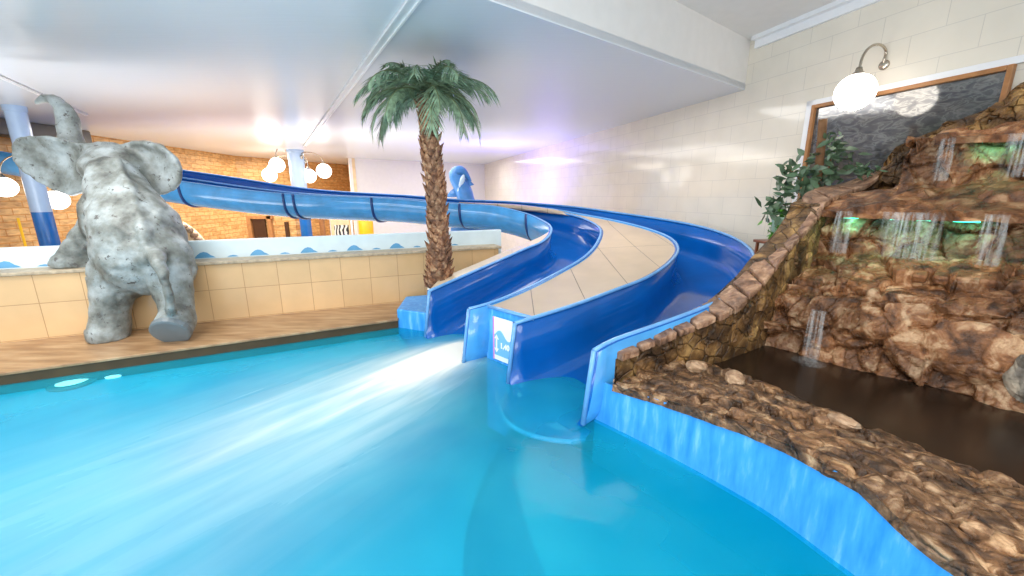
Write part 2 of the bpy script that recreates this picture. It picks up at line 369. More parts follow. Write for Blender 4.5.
    milk = math_(nt, 'MULTIPLY', math_(nt, 'MULTIPLY', g2, start), math_(nt, 'POWER', 2.718, math_(nt, 'MULTIPLY', math_(nt, 'MAXIMUM', U, 0), -.18)))
    foam_glare = math_(nt, 'ADD', math_(nt, 'MULTIPLY', foam_glare, 2.3), math_(nt, 'MULTIPLY', milk, .26), True)
    cl = nd(nt, 'ShaderNodeTexNoise'); cl.inputs['Scale'].default_value = .8; cl.inputs['Detail'].default_value = 3; nt.links.new(tc.outputs['Object'], cl.inputs['Vector'])
    wcol = ramp(nt, cl.outputs['Fac'], [(.35, srgb(0,168,206)), (.65, srgb(48,198,226))])
    mx = nd(nt, 'ShaderNodeMix', data_type='RGBA'); nt.links.new(foam_glare, mx.inputs[0]); nt.links.new(wcol, mx.inputs[6]); mx.inputs[7].default_value = c4(srgb(238,238,228))
    nt.links.new(mx.outputs[2], pb.inputs['Base Color'])
    nt.links.new(math_(nt, 'ADD', math_(nt, 'MULTIPLY', foam_glare, .5), .14), pb.inputs['Roughness'])
    fac = math_(nt, 'ADD', math_(nt, 'MULTIPLY', foam_glare, .62), .40, True)
    rp = nd(nt, 'ShaderNodeTexNoise'); rp.inputs['Scale'].default_value = 1.4; rp.inputs['Detail'].default_value = 4; rp.inputs['Distortion'].default_value = .5; nt.links.new(tc.outputs['Object'], rp.inputs['Vector'])
    bmp = nd(nt, 'ShaderNodeBump'); bmp.inputs['Strength'].default_value = .35; bmp.inputs['Distance'].default_value = .05
    hh = math_(nt, 'ADD', math_(nt, 'MULTIPLY', rp.outputs['Fac'], .6), math_(nt, 'MULTIPLY', st.outputs['Fac'], .18)); nt.links.new(hh, bmp.inputs['Height']); nt.links.new(bmp.outputs[0], pb.inputs['Normal'])
    nt.links.new(fac, mixs.inputs[0]); nt.links.new(tr.outputs[0], mixs.inputs[1]); nt.links.new(pb.outputs[0], mixs.inputs[2]); nt.links.new(mixs.outputs[0], out.inputs[0])
    M['water'] = m
mk()
S = 'structure'

# ------------------------------------------------------------------ room shell
CEIL = 3.6; CEIL2 = 4.36
def wx(Y): return 6.41-.327*Y                       # right wall line
def wall_between(name, a, b, z0, z1, mat, thick=.2):
    """upright wall from a to b (plan), its face on the line, thickness away to the left of a->b"""
    a = Vector((a[0], a[1], 0)); b = Vector((b[0], b[1], 0)); L = (b-a).length
    mb = MB(); mb.box((0, 0, z0), (L, thick, z1))
    o = mb.build(name, mat); o.location = a; o.rotation_euler = (0, 0, atan2(b.y-a.y, b.x-a.x)); tag(o, kind=S); return o
RW0 = (wx(24.6), 24.6); RW1 = (wx(-2.5), -2.5)
wall_right = wall_between('wall_right', RW0, RW1, -1.2, 4.5, M['white_tile'])
wall_between('wall_left', (-12.4, -2.5), (-12.7, 19.2), -1.2, 3.7, M['ochre'])
wall_between('wall_back_left', (-12.7, 19.2), (-9.6, 25.2), -1.2, 3.7, M['ochre'])
wall_between('wall_back_right', (-7.95, 20.4), (RW0[0]+.1, 24.6), -1.2, 3.7, M['white_paint'])
wall_between('wall_back_side', (-9.6, 25.2), (-7.9, 20.45), -1.2, 3.7, M['plaster'])

# ceilings
mb = MB(); S0 = (3.98, 7.43); S1 = (-7.9, -1.72)
mb.prism([(-13.2, -1.72), S1, S0, (wx(25.5)+.1, 25.5), (-13.2, 25.5)], CEIL, CEIL+.1)
tag(mb.build('ceiling', M['ceiling']), kind=S)
mb = MB(); mb.prism([(-7.9, -2.6), (wx(-2.6)+.1, -2.6), (wx(7.6)+.05, 7.6), (3.9, 7.6), (-7.9, -1.6)], CEIL2, CEIL2+.1)
tag(mb.build('ceiling_raised', M['white_paint']), kind=S)
# upright step between the two heights
dx, dy = S0[0]-S1[0], S0[1]-S1[1]; L = hypot(dx, dy); nx, ny = -dy/L*.12, dx/L*.12
mb = MB(); mb.prism([S1, S0, (S0[0]+nx, S0[1]+ny), (S1[0]+nx, S1[1]+ny)], CEIL+.015, CEIL2)
tag(mb.build('ceiling_step', M['white_paint']), kind=S)
# moulding where the raised ceiling meets the tiled wall
mb = MB()
for z0, z1, w in ((CEIL2-.17, CEIL2, .05), (CEIL2-.06, CEIL2, .13)):
    mb.prism([(wx(7.3), 7.3), (wx(-2.5), -2.5), (wx(-2.5)-w, -2.5-w*.33), (wx(7.3)-w, 7.3-w*.33)], z0, z1)
tag(mb.build('trim_1', M['pale_trim']), kind=S)
# surface strip running along the glossy ceiling
def ceil_strip(name, a, b, w):
    a = Vector((a[0], a[1], CEIL)); b = Vector((b[0], b[1], CEIL)); d = (b-a).normalized(); n = Vector((-d.y, d.x, 0))
    mb = MB()
    for x0, x1, h in ((-w/2, w/2, .018), (-w/2, -w/2+.022, .035), (w/2-.022, w/2, .035)):
        mb.prism([a+n*x0, b+n*x0, b+n*x1, a+n*x1], CEIL-h, CEIL)
    return tag(mb.build(name, M['pale_trim']), kind=S)
dS = Vector((-4.01, 6.76)).normalized()
ceil_strip('trim_2', (-.92-dS.x*4, 4.19-dS.y*4), (-.92+dS.x*13, 4.19+dS.y*13), .11)
ceil_strip('trim_3', (-7.73-dS.x*6, 6.61-dS.y*6+.1), (-7.73+dS.x*3.4, 6.61+dS.y*3.4), .06)

# floors: hall floor far behind, pool shell
mb = MB(); mb.prism([(-13, -2.6), (-13, 26), (-1, 26), (8, -2.6)], -1.6, -1.2)
tag(mb.build('floor', plain('hall floor', srgb(206,204,196), .5)), kind=S)
# raised floor beside the slide, along the tiled wall
mb = MB(); mb.prism([(wx(3.2), 3.2), (wx(11), 11), (1.5, 11), (1.5, 8.6), (2.7, 8.3), (3.75, 6.9), (3.55, 5.0), (3.6, 4.6)], -.2, .55)
tag(mb.build('floor_raised', plain('beige side floor', srgb(196,168,130), .3)), kind=S)

# ------------------------------------------------------------------ pool
deck_L, deck_R = Vector((-8.6, 1.86, 0)), Vector((-1.63, 5.46, 0))
face = [Vector(p) for p in ((.70, 3.06, .37), (.81, 2.94, .38), (1.06, 2.66, .42), (1.27, 2.40, .455), (1.42, 2.2, .475), (1.55, 2.0, .49), (1.69, 1.67, .50), (1.75, 1.53, .43), (1.81, 1.39, .39), (1.9, 1.15, .365), (2.05, .6, .365), (2.2, -.4, .365), (2.3, -2.4, .365))]
mb = MB(); mb.prism([(-10, -2.5), (6.3, -2.5), (6.3, 3.2), (1.6, 6.2), (-2.2, 6.6), (-10, 3.0)], -1.19, -1.0)
tag(mb.build('floor_pool', M['pool_shell']), kind=S)
mb = MB(); mb.prism([(-9.2, -2.5), (2.35, -2.5), (2.25, -.4), (2.1, .6), (1.95, 1.15), (1.79, 1.55), (1.62, 2.0), (1.33, 2.4), (.87, 2.98), (1.3, 3.8), (.5, 5.0), (-.8, 6.2), (-1.7, 5.9), (-9.2, 2.0)], -.004, 0)
V = [v for v in mb.V if v.z > -.002]; water = mesh('pool_water', V, [tuple(range(len(V)))], M['water'])
tag(water, 'turquoise pool water filling the basin below the slide mouths', 'pool water', kind='stuff')
if water.data.polygons[0].normal.z < 0: water.data.flip_normals()
# wide step under the water along the blue rock-side wall
stp = cat_rom([Vector((p.x+.05, p.y, -.42)) for p in face], 60)
edge_ = cat_rom([(.1,3.75,-.42),(.02,3.1,-.42),(.08,2.5,-.42),(.22,1.95,-.42),(.40,1.5,-.42),(.62,.95,-.42),(.8,.3,-.42),(.95,-.8,-.42),(1.0,-2.4,-.42)], 60)
V = []; Fc = []
for a, b in zip(stp, edge_): V += [a, b, b+Vector((-.16,-.09,-.12)), b+Vector((-.42,-.24,-.58))]
for i in range(59):
    for k in range(3): Fc.append((4*i+k, 4*i+4+k, 4*i+5+k, 4*i+1+k))
st_o = raw('floor_pool_step', V, Fc, M['pool_shell_step'], None, True); st_o.data.materials.append(M['riser_shade'])
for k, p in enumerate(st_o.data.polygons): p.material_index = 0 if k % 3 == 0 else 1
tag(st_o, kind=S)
# ledge under water below the deck
ddir = (deck_R-deck_L).normalized(); dn = Vector((ddir.y, -ddir.x, 0))
mb = MB(); mb.prism([deck_L, deck_R, deck_R+dn*.55, deck_L+dn*.55], -1.0, -.10)
tag(mb.build('floor_pool_ledge', plain('pale cyan pool ledge', srgb(70,190,222), .5, .3, 0, .05)), kind=S)
# two pool lamps set in that ledge
for k, (px, py, r, lab) in enumerate(((73, 382, .19, 'large round underwater lamp with grey ring nearest the left frame edge'), (116, 373, .11, 'small white underwater lamp close beneath the sandy deck'))):
    p = onz(px, py, -.08); e = empty('pool_lamp', (p.x, p.y, -.10)); tag(e, lab, 'pool lamp', 'lamps under the water by the deck')
    mb = MB(); mb.lathe([(r, 0), (r*1.02, .02), (r*.72, .035), (r*.7, .02)]); mb.build('ring', M['poolring'] if k == 0 else M['poollamp'], e, True)
    mb = MB(); mb.lathe([(r*.7, .0), (r*.68, .03), (r*.3, .045)]); mb.build('lens', M['poollamp'], e, True)

# blue pool side under the rock ledge
def ribbon(P, z0s, z1s, thick, side):
    """upright wall along plan path P with top heights z1s; thickened to one side"""
    n = len(P); V = []; Fc = []
    for i in range(n):
        t = (Vector((*P[min(i+1,n-1)][:2], 0))-Vector((*P[max(i-1,0)][:2], 0))).normalized(); q = Vector((-t.y, t.x, 0))*side*thick
        x, y = P[i][0], P[i][1]
        V += [(x, y, z0s[i]), (x, y, z1s[i]), (x+q.x, y+q.y, z1s[i]), (x+q.x, y+q.y, z0s[i])]
    for i in range(n-1):
        a = 4*i; b = a+4
        for k in range(4): Fc.append((a+k, a+(k+1)%4, b+(k+1)%4, b+k))
    Fc += [(0,1,2,3), (4*n-1,4*n-2,4*n-3,4*n-4)]
    return V, Fc
fp = cat_rom(face, 120)
tops = [p.z-.024+.010*noise.noise(Vector((i*.23, 0, 0)))+.012*noise.noise(Vector((i*.9, 3, 0))) for i, p in enumerate(fp)]
V, Fc = ribbon(fp, [-1.1]*120, [-.03]*120, .05, 1)
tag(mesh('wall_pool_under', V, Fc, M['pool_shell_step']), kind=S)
V, Fc = ribbon(fp, [-.03]*120, tops, .02, 1)
tag(mesh('wall_pool_side', V, Fc, M['pool_paint']), kind=S)

# deck, low tiled wall, coping, parapet
WA = Vector((-1.84, 6.34, 0)); WD = Vector((.9144, .4048, 0)); WN = Vector((.4048, -.9144, 0)); WANG = atan2(WD.y, WD.x)
def wp(s, t, z=0): return WA+WD*s+WN*t+Vector((0, 0, z))
mb = MB(); wl = wp(-7.6, -.06); wr = wp(.14, -.06)
mb.prism([deck_L, deck_R, wr, wl], -1.0, .105)
e = mb.build('floor_deck', plain('deck base in painted shade', srgb(84,66,44), .5, .3, 0, .15, 6)); tag(e, kind=S)  # dark brown paints in the shade line beneath the nosing
mb = MB(); mb.prism([deck_L+dn*.03, deck_R+dn*.03, deck_R-dn*.6+ddir*.04, deck_L-dn*.6], .105, .14)
# nosing slab runs over the whole deck
mb = MB(); mb.prism([deck_L+dn*.035, deck_R+dn*.035, wr, wl], .106, .14)
o = mb.build('floor_deck_boards', M['deck']); tag(o, kind=S); bevel(o, .008)
mb = MB(); mb.box((-7.6, 0, -.3), (1.75, .28, .93))
o = mb.build('wall_low', M['beige_tile']); o.location = WA; o.rotation_euler = (0, 0, WANG); tag(o, kind=S)
mb = MB(); mb.box((-7.6, -.035, .93), (1.8, .34, .972))
o = mb.build('trim_4', M['terrazzo']); o.location = WA; o.rotation_euler = (0, 0, WANG); tag(o, kind=S); bevel(o, .01)
# parapet with painted waves
pe = empty('parapet_panel', wp(0, -.34, .972), WANG); tag(pe, 'long pale blue parapet panel with painted waves above the low tiled wall', 'parapet')
mb = MB(); mb.box((-7.6, 0, -.4), (1.95, .1, .255)); o = mb.build('panel', M['parapet'], pe); bevel(o, .015)
wave = [(-.17,0),(.17,0),(.13,.03),(.09,.05),(.07,.075),(.035,.105),(-.02,.118),(-.075,.10),(-.12,.065),(-.15,.03)]
wave2 = [(-.1,0),(.1,0),(.06,.022),(.0,.034),(-.06,.022)]
def wv(s, shape, sc_):
    mb = MB(); n = len(shape); V = [(s+x*sc_, -.003, .012+z*sc_) for x, z in shape]+[(s+x*sc_, .003, .012+z*sc_) for x, z in shape]
    mb.add(V, [tuple(range(n)), tuple(range(n, 2*n))[::-1]]+[(i, (i+1)%n, n+(i+1)%n, n+i) for i in range(n)])
    mb.build('wave', M['wave_blue'], pe)
for k in range(13):
    s = -7.2+.66*k
    wv(s, wave, .72)
    if s < .8: wv(s+.33, wave2, .7)
# blue pool wall between the deck and the slide
mb = MB(); mb.prism([(-1.64, 5.47), (-1.05, 5.22), (-.75, 5.6), (-.6, 6.6), (-1.7, 6.2)], -1.0, .27)
o = mb.build('wall_pool_end', M['pool_paint']); tag(o, kind=S); bevel(o, .02)

# ------------------------------------------------------------------ slides
def smooth(P, n): return cat_rom(P, n)
FAR_I = [(-.5,9.06,1.615),(-1.67,9.3,1.665),(-2.8,9.35,1.765),(-5.3,9.25,1.885),(-7.4,9.05,2.16),(-9.5,9.2,2.48),(-12.2,9.4,2.92)]
FAR_O = [(.0,9.85,1.6),(-1.5,10.2,1.65),(-2.8,10.25,1.76),(-5.3,10.15,1.89),(-7.4,9.95,2.17),(-9.5,10.1,2.5),(-12.2,10.3,2.94)]
FAR_P = [(.0,10.75,1.67),(-1.5,11.1,1.73),(-2.8,11.15,1.83),(-5.3,11.05,1.99),(-7.4,10.85,2.31),(-9.5,11.0,2.6),(-12.2,11.2,3.0)]
L1I = [(-1.08,5.08,.63),(-.6,5.63,.762),(-.18,6.07,.88),(.21,6.5,.992),(.5,6.82,1.065),(.68,7.22,1.154),(.74,7.69,1.256),(.62,8.18,1.342),(.25,8.7,1.474)]+FAR_I
L1O = [(-.48,4.28,.615),(-.22,4.42,.654),(.18,4.78,.732),(.63,5.30,.836),(1.08,5.92,.948),(1.42,6.69,1.068),(1.66,7.55,1.206),(1.64,8.27,1.302),(1.40,8.86,1.4),(.8,9.42,1.51)]+FAR_O
L2I = [(.03,3.76,.62),(.62,4.09,.702),(1.18,4.48,.784),(1.68,4.85,.862),(2.17,5.43,.954),(2.54,6.09,1.046),(2.69,6.82,1.138),(2.55,7.54,1.23),(2.15,8.25,1.33),(1.55,8.93,1.43),(.92,9.5,1.53)]+[(x,y+.07,z) for x,y,z in FAR_O]
L2O = [(.65,2.97,.65),(.84,3.12,.682),(1.27,3.34,.74),(1.77,3.62,.806),(2.08,3.84,.85),(2.48,4.25,.918),(2.83,4.68,.982),(3.14,5.12,1.042),(3.40,5.78,1.13),(3.50,6.48,1.212),(3.38,7.17,1.296),(3.05,7.9,1.37),(2.4,8.75,1.46),(1.4,9.8,1.58)]+FAR_P
def seg(P, anchors, counts):
    """resample between anchor indices so that the two edges of a lane pair up"""
    D = []
    for a, b, n in zip(anchors[:-1], anchors[1:], counts):
        q = cat_rom(P, 16*(len(P)-1)+1)
        # dense samples between knots a and b
        dense = []
        for i in range(a, b):
            p0 = Vector(P[max(i-1,0)]); p1 = Vector(P[i]); p2 = Vector(P[i+1]); p3 = Vector(P[min(i+2,len(P)-1)])
            for k in range(16):
                t = k/16.
                dense.append(.5*((2*p1)+(p2-p0)*t+(2*p0-5*p1+4*p2-p3)*t*t+(3*p1-p0-3*p2+p3)*t**3))
        dense.append(Vector(P[b]))
        r = resample(dense, n); D += r if not D else r[1:]
    return D
counts = (40, 26, 50)
e1i = seg(L1I, (0, 6, 10, len(L1I)-1), counts); e1o = seg(L1O, (0, 6, 11, len(L1O)-1), counts)
e2i = seg(L2I, (0, 6, 10, len(L2I)-1), counts); e2o = seg(L2O, (0, 9, 14, len(L2O)-1), counts)
def lane(name, ei, eo, mat, label, tongue=0):
    root = empty(name, (ei[0]+eo[0])*.5*Vector((1,1,0)).length*0+Vector(((ei[0].x+eo[0].x)/2, (ei[0].y+eo[0].y)/2, 0))); tag(root, label, 'water slide', 'pair of blue water slides')
    O = root.location.copy(); n = len(ei); K = 20
    V = []; Fc = []
    for i in range(n):
        a, b = ei[i], eo[i]
        f = i/(n-1.); far = min(1, max(0, (f-.38)/.2))
        dep = .72*(1-min(1, i/28.))+.58*min(1, i/28.); dep = dep*(1-far)+.50*far
        ex = 5.5*(1-far)+3.2*far
        for k in range(K+1):
            th = pi*k/K; c_, s_ = cos(th), sin(th)
            u = .5-.5*(1 if c_ >= 0 else -1)*abs(c_)**(2/ex); w = abs(s_)**(2/ex)
            p = a.lerp(b, u)
            # the mouth opens a little further forward towards the floor
            if i == 0:
                fw_ = (ei[0]-ei[2]+eo[0]-eo[2]).normalized(); fw_.z = 0
                p = p+fw_*(.10*w)
            V.append(p+Vector((0, 0, -dep*w))-O)
    for i in range(n-1):
        for k in range(K): Fc.append((i*(K+1)+k, i*(K+1)+k+1, (i+1)*(K+1)+k+1, (i+1)*(K+1)+k))
    o = raw('trough', V, Fc, mat, root, True)
    # make normals face up/inside
    o.data.update()
    if o.data.polygons[K//2].normal.z < 0: o.data.flip_normals()
    o.data.materials.append(M['blue_out'])
    so = o.modifiers.new('thickness', 'SOLIDIFY'); so.thickness = .045; so.offset = -1; so.material_offset = 1; so.material_offset_rim = 0
    # rims
    for ed in (ei, eo):
        mb = MB(); mb.tube([p-O+Vector((0,0,.0)) for p in ed], .021, 8)
        mb.build('rim', M['rim'], root, True)
    # rounded tongue of the lane floor reaching out under the water
    if tongue:
        V = []; Fc = []; a, b = ei[0], eo[0]; fw_ = (ei[0]-ei[2]+eo[0]-eo[2]); fw_.z = 0; fw_.normalize(); edge = []
        for i in range(25):
            u = i/24.; q = a.lerp(b, u); bul = .08+tongue*sin(pi*u)**.6
            for j in range(6):
                t = j/5.; V.append(Vector((q.x, q.y, -.075-.05*t*t))+fw_*(bul*t-.02)-O)
            edge.append(V[-1])
        for i in range(24):
            for j in range(5): Fc.append((i*6+j, (i+1)*6+j, (i+1)*6+j+1, i*6+j+1))
        raw('tongue', V, Fc, mat, root, True); mb = MB(); mb.tube(edge, .022, 6); mb.build('tongue_rim', M['rim'], root, True)
    # light vertical lips at the mouth
    for j, ed in enumerate((ei, eo)):
        other = (eo, ei)[j]
        fw_ = (ei[0]-ei[2]+eo[0]-eo[2]); fw_.z = 0; fw_.normalize()
        q = (other[0]-ed[0])*.004
        mb = MB(); mb.tube([ed[0]-O, ed[0]-O+fw_*.03+Vector((0,0,-.2)), ed[0]-O+fw_*.085+Vector((0,0,-.62))], .022, 8); mb.build('mouth_lip', M['rim'], root, True)
    return root, O
lane1, O1 = lane('water_slide', e1i, e1o, M['blue_gel'], 'blue water slide curving in past the palm tree, foaming water at its mouth', .2)
lane2, O2 = lane('water_slide', e2i, e2o, M['blue_gel'], 'outer blue water slide sweeping along the tiled wall to the rock ledge', .34)
# flange joints round the outside of the far trough of the near slide
def flange(px):
    # place by station along the inner far edge
    best = min(range(46, len(e1i)), key=lambda i: abs(512+400*e1i[i].x/(e1i[i].y*cos(PITCH)-(e1i[i].z-CAM_H)*sin(PITCH))-px))
    a, b = e1i[best], e1o[best]; t = (e1i[min(best+1,len(e1i)-1)]-e1i[best-1]).normalized()
    mb = MB(); P = []
    for k in range(13):
        th = pi*k/22; c_, s_ = cos(th), sin(th); ex = 3.2
        u = .5-.5*(1 if c_ >= 0 else -1)*abs(c_)**(2/ex); w = abs(s_)**(2/ex)
        p = a.lerp(b, -.06+1.12*u); P.append(p+Vector((0,0,.01-(.66 if px > 500 else .56)*w))-O1)
    mb.tube(P, .03, 6); mb.build('flange', M['flange'], lane1, True)
for px in (182, 284, 290.5, 374, 459, 527): flange(px)

# median between the two slides
md = empty('slide_median', (-.2, 4.2, 0)); tag(md, 'beige tiled island top between the two blue slides', 'median')
Om = md.location.copy()
A_ = e1o[2:64]; B_ = e2i[2:64]
V = []; Fc = []; K = 8
for i in range(62):
    a, b = A_[i], B_[i]
    for k in range(K+1):
        V.append(a.lerp(b, (k/K))+Vector((0,0,-.012))-Om)
for i in range(61):
    for k in range(K): Fc.append((i*(K+1)+k, i*(K+1)+k+1, (i+1)*(K+1)+k+1, (i+1)*(K+1)+k))
o = raw('tile_top', V, Fc, M['median_tile'], md); o.data.update()
if o.data.polygons[0].normal.z < 0: o.data.flip_normals()
so = o.modifiers.new('t', 'SOLIDIFY'); so.thickness = .05; so.offset = -1
# end wall of the island, set back between the two slide ends
ea, eb = e1o[0], e2i[0]; mid_in = (A_[3]+B_[3])/2; back = Vector((mid_in.x-(ea.x+eb.x)/2, mid_in.y-(ea.y+eb.y)/2, 0)).normalized()
p0 = A_[0]+Vector((0,0,-.012)); p1 = B_[0]+Vector((0,0,-.012))
V, Fc = ribbon([p0, p1], [-.9, -.9], [p0.z-.02, p1.z-.02], .06, 1)
mesh('end_panel', [Vector(v)-Om for v in V], Fc, M['pool_paint'], md)
# rounded rim along the front edge of the island top
mb = MB(); mb.tube([p0-Om+Vector((0,0,.0)), p1-Om], .022, 8); mb.build('front_rim', M['rim'], md, True)

# depth sign on the end panel
dirp = (p1-p0); dirp.z = 0; Lp = dirp.length; dirp.normalize(); outn = Vector((dirp.y, -dirp.x, 0)); outn = outn if outn.y < 0 else -outn
sg = empty('depth_sign', p0+dirp*(Lp*.40)+outn*.012-Vector((0,0,p0.z))+Vector((0,0,.04)), atan2(dirp.y, dirp.x)); tag(sg, 'white and blue depth sign on the end of the island between the slides', 'sign')
# local x along panel, -y towards the pool
sw, sh = .30, .50
ys = -.0 if outn.dot(Vector((sin(sg.rotation_euler.z), -cos(sg.rotation_euler.z), 0))) > 0 else .0
mb = MB(); mb.box((-sw/2, -.012, 0), (sw/2, 0, sh)); bevel(mb.build('board', M['sign_white'], sg), .004)
pts = [(-sw/2+.025, .06)]+[(sw/2-.02, .06)]+[(sw/2-.02-(sw-.045)*k/14., sh*.60+.045*sin(k/14.*2*pi+.6)*-1+.02*(k/14.)) for k in range(15)]
n = len(pts); mb = MB(); mb.add([(x, -.016, z) for x, z in pts]+[(x, -.011, z) for x, z in pts], [tuple(range(n)), tuple(range(n,2*n))[::-1]]+[(i,(i+1)%n,n+(i+1)%n,n+i) for i in range(n)])
mb.build('water_field', M['sign_blue'], sg)
mb = MB(); mb.box((-sw/2, -.0145, 0), (-sw/2+.02, -.011, sh)); mb.build('edge_stripe', M['sign_pink'], sg)
# double-headed arrow
ax = -sw/2+.06; mb = MB(); mb.box((ax-.010, -.0185, .13), (ax+.010, -.015, .27))
for z, d in ((.30, -1), (.09, 1)):
    mb.add([(ax, -.0185, z), (ax-.035, -.0185, z+d*.05), (ax+.035, -.0185, z+d*.05), (ax, -.015, z), (ax-.035, -.015, z+d*.05), (ax+.035, -.015, z+d*.05)], [(0,1,2),(5,4,3),(0,3,4,1),(1,4,5,2),(2,5,3,0)])
mb.build('arrow', M['sign_ink'], sg)
def text(txt, size, loc, rot, mat, parent, name, depth=.002):
    cu = bpy.data.curves.new(name, 'FONT'); cu.body = txt; cu.size = size; cu.align_x = 'CENTER'; cu.align_y = 'CENTER'; cu.extrude = depth; cu.offset = .004
    o = bpy.data.objects.new(name, cu); COL.objects.link(o); dg = bpy.context.evaluated_depsgraph_get()
    me = bpy.data.meshes.new_from_object(o.evaluated_get(dg)); bpy.data.objects.remove(o)
    o = link(name, me, mat, parent); o.location = loc; o.rotation_euler = rot; return o
text('1,40', .085, (.04, -.0175, .185), (pi/2, 0, 0), M['sign_ink'], sg, 'depth_number')

# tiled coping along the outside of the near slide
V = []; Fc = []; pts = e1i[1:37]
for i, p in enumerate(pts):
    t = (pts[min(i+1,len(pts)-1)]-pts[max(i-1,0)]); t.z = 0; t.normalize(); n = Vector((-t.y, t.x, 0))
    w = .30*min(1, .25+i/6.)*min(1, .15+(len(pts)-1-i)/10.)
    a = p+n*.03+Vector((0,0,-.01)); b = p+n*(.03+w)+Vector((0,0,-.03))
    V += [a, b, b-Vector((0,0,.75)), a-Vector((0,0,.5))]
n = len(pts)
for i in range(n-1):
    a = 4*i; b = a+4
    for k in range(4): Fc.append((a+k, a+(k+1)%4, b+(k+1)%4, b+k))
Fc += [(0,1,2,3), (4*n-1,4*n-2,4*n-3,4*n-4)]
tag(mesh('trim_5', V, Fc, tiles('slide coping tile', srgb(216,196,168), srgb(178,156,130), .5, 3., 'YX', .3, (0,0), .004, .03)), kind=S)

# ------------------------------------------------------------------ columns and lamps
def column(p, r, zb, label):
    e = empty('column', (p.x, p.y, -1.2)); tag(e, label, 'column', 'round painted columns')
    mb = MB(); mb.lathe([(r, 0), (r, zb+1.2)], k=28); mb.build('blue_base', M['col_blue'], e, True)
    mb = MB(); mb.lathe([(r, zb+1.2), (r, CEIL+1.2-.12), (r*1.1, CEIL+1.2-.1), (r*1.1, CEIL+1.2)], k=28); mb.build('white_shaft', M['col_white'], e, True)
    for c in e.children:
        m_ = c.modifiers.new('edge', 'EDGE_SPLIT')
    return e
pc1 = onz(14, 106, CEIL); zb1 = at(42, 212, pc1.y).z
column(pc1, .16, zb1, 'round column, white above blue, behind the raised elephant ear')
pc2 = onz(295, 150, CEIL); zb2 = at(305, 205, pc2.y).z
column(pc2, .29, zb2, 'white and blue column carrying four globe lamps behind the slide')

def globe_lamp(name, wallp, globe, r, label, group, up=.25):
    """curved arm from wallp rising over and dropping to a globe"""
    e = empty(name, wallp); tag(e, label, 'lamp', group); O = Vector(wallp); g = Vector(globe)
    d = g-O; h = Vector((d.x, d.y, 0)); hl = h.length; hd = h.normalized()
    top = max(0, d.z)+up
    P = []
    P.append(Vector((0,0,0))); P.append(hd*hl*.06+Vector((0,0,.06)))
    for k in range(13):
        a = pi*k/12.; cx = hl*.5; rr = hl*.48
        z0 = (g.z+r-O.z+.1)*(k/12.)+.12*(1-k/12.)
        P.append(hd*(cx-rr*cos(a))+Vector((0,0,z0+up*sin(a))))
    P.append(d+Vector((0,0,r+.04)))
    mb = MB(); mb.tube(cat_rom(P, 40), .05*r/.22*.32, 8); mb.build('arm', M['steel'], e, True)
    mb = MB(); mb.lathe([(r*.14, r*.42), (r*.2, r*.2), (r*.36, r*.05), (r*.38, 0), (.001, -.005)], d+Vector((0,0,r*.9)), 16); mb.build('cap', M['steel'], e, True)
    mb = MB(); M_ = Matrix.Rotation(atan2(hd.y, hd.x), 3, 'Z') @ Matrix.Rotation(pi/2, 3, 'Y'); c0 = len(mb.V)
    mb.lathe([(r*.28, -.01), (r*.28, .01), (r*.2, .03)], (0,0,0), 16); mb.V = [M_ @ v for v in mb.V]; mb.build('plate', M['steel'], e, True)
    mb = MB(); mb.ball(d, r, 28, 18); mb.build('globe', M['globe'], e, True)
    return e
wn = Vector((.9505, .3108, 0))
G1 = Vector((4.11, 5.2, 3.05))
globe_lamp('globe_lamp', Vector((4.62, 5.46, 3.42)), G1, .205, 'large lit globe lamp on steel arm by the silver window', 'globe lamps', .16)
for k, (px, py, lab) in enumerate(((277, 165, 'lit globe front left of column, higher of the left pair'), (269.5, 175, 'lit globe at far left of column, lower of the left pair'), (324, 171, 'lit globe at far right of column beside ochre wall'), (309, 176, 'lit globe close against the right side of the column'))):
    Yg = pc2.y+(-.35, .3, -.35, .3)[k]
    g = at(px, py, Yg)
    top = Vector((pc2.x+(-.28 if k < 2 else .28), pc2.y+(-.1, .1, -.1, .1)[k], g.z+.55))
    globe_lamp('globe_lamp', top, g, .28, lab, 'globe lamps', .18)
for k, (px, py, Yg, lab) in enumerate(((4, 187, 8.9, 'lit globe cut by the left frame edge under the trough'), (57, 200, 9.2, 'lit globe half hidden behind the elephant ear'))):
    g = at(px, py, Yg); top = Vector((pc1.x+(.02 if k else -.2), pc1.y+(.29 if k else .22), g.z+.45))
    globe_lamp('globe_lamp', top, g, .21, lab, 'globe lamps', .2)

# ------------------------------------------------------------------ things on the far walls
def slab_on(name, px0, py0, px1, py1, Y, mat, depth=.1):
    a = at(px0, py0, Y); b = at(px1, py1, Y); mb = MB(); mb.box((a.x, Y, b.z), (b.x, Y+depth, a.z)); return mb
# portal with doors in the ochre wall
pe = empty('doorway_block', at(270, 244, 15.0)); tag(pe, 'ochre doorway surround with dark doors below the trough', 'doorway'); O = pe.location.copy()
def sub(name, mbx, mat, parent=pe, O_=None):
    mbx.V = [v-(O_ if O_ is not None else O) for v in mbx.V]; return mbx.build(name, mat, parent)
sub('surround', slab_on('', 247, 209, 300, 260, 15.1, None, .3), M['ochre'])
sub('door', slab_on('', 252, 219, 270, 260, 15.02, None, .07), M['dark_door'])
sub('door', slab_on('', 284, 222, 292, 260, 15.02, None, .07), M['dark_door'])
for x0, x1, y0, y1 in ((249.5, 252, 216, 260), (270, 272, 216, 260), (249.5, 272, 216, 219)):
    sub('door_frame', slab_on('', x0, y0, x1, y1, 14.98, None, .12), M['wood_frame'])
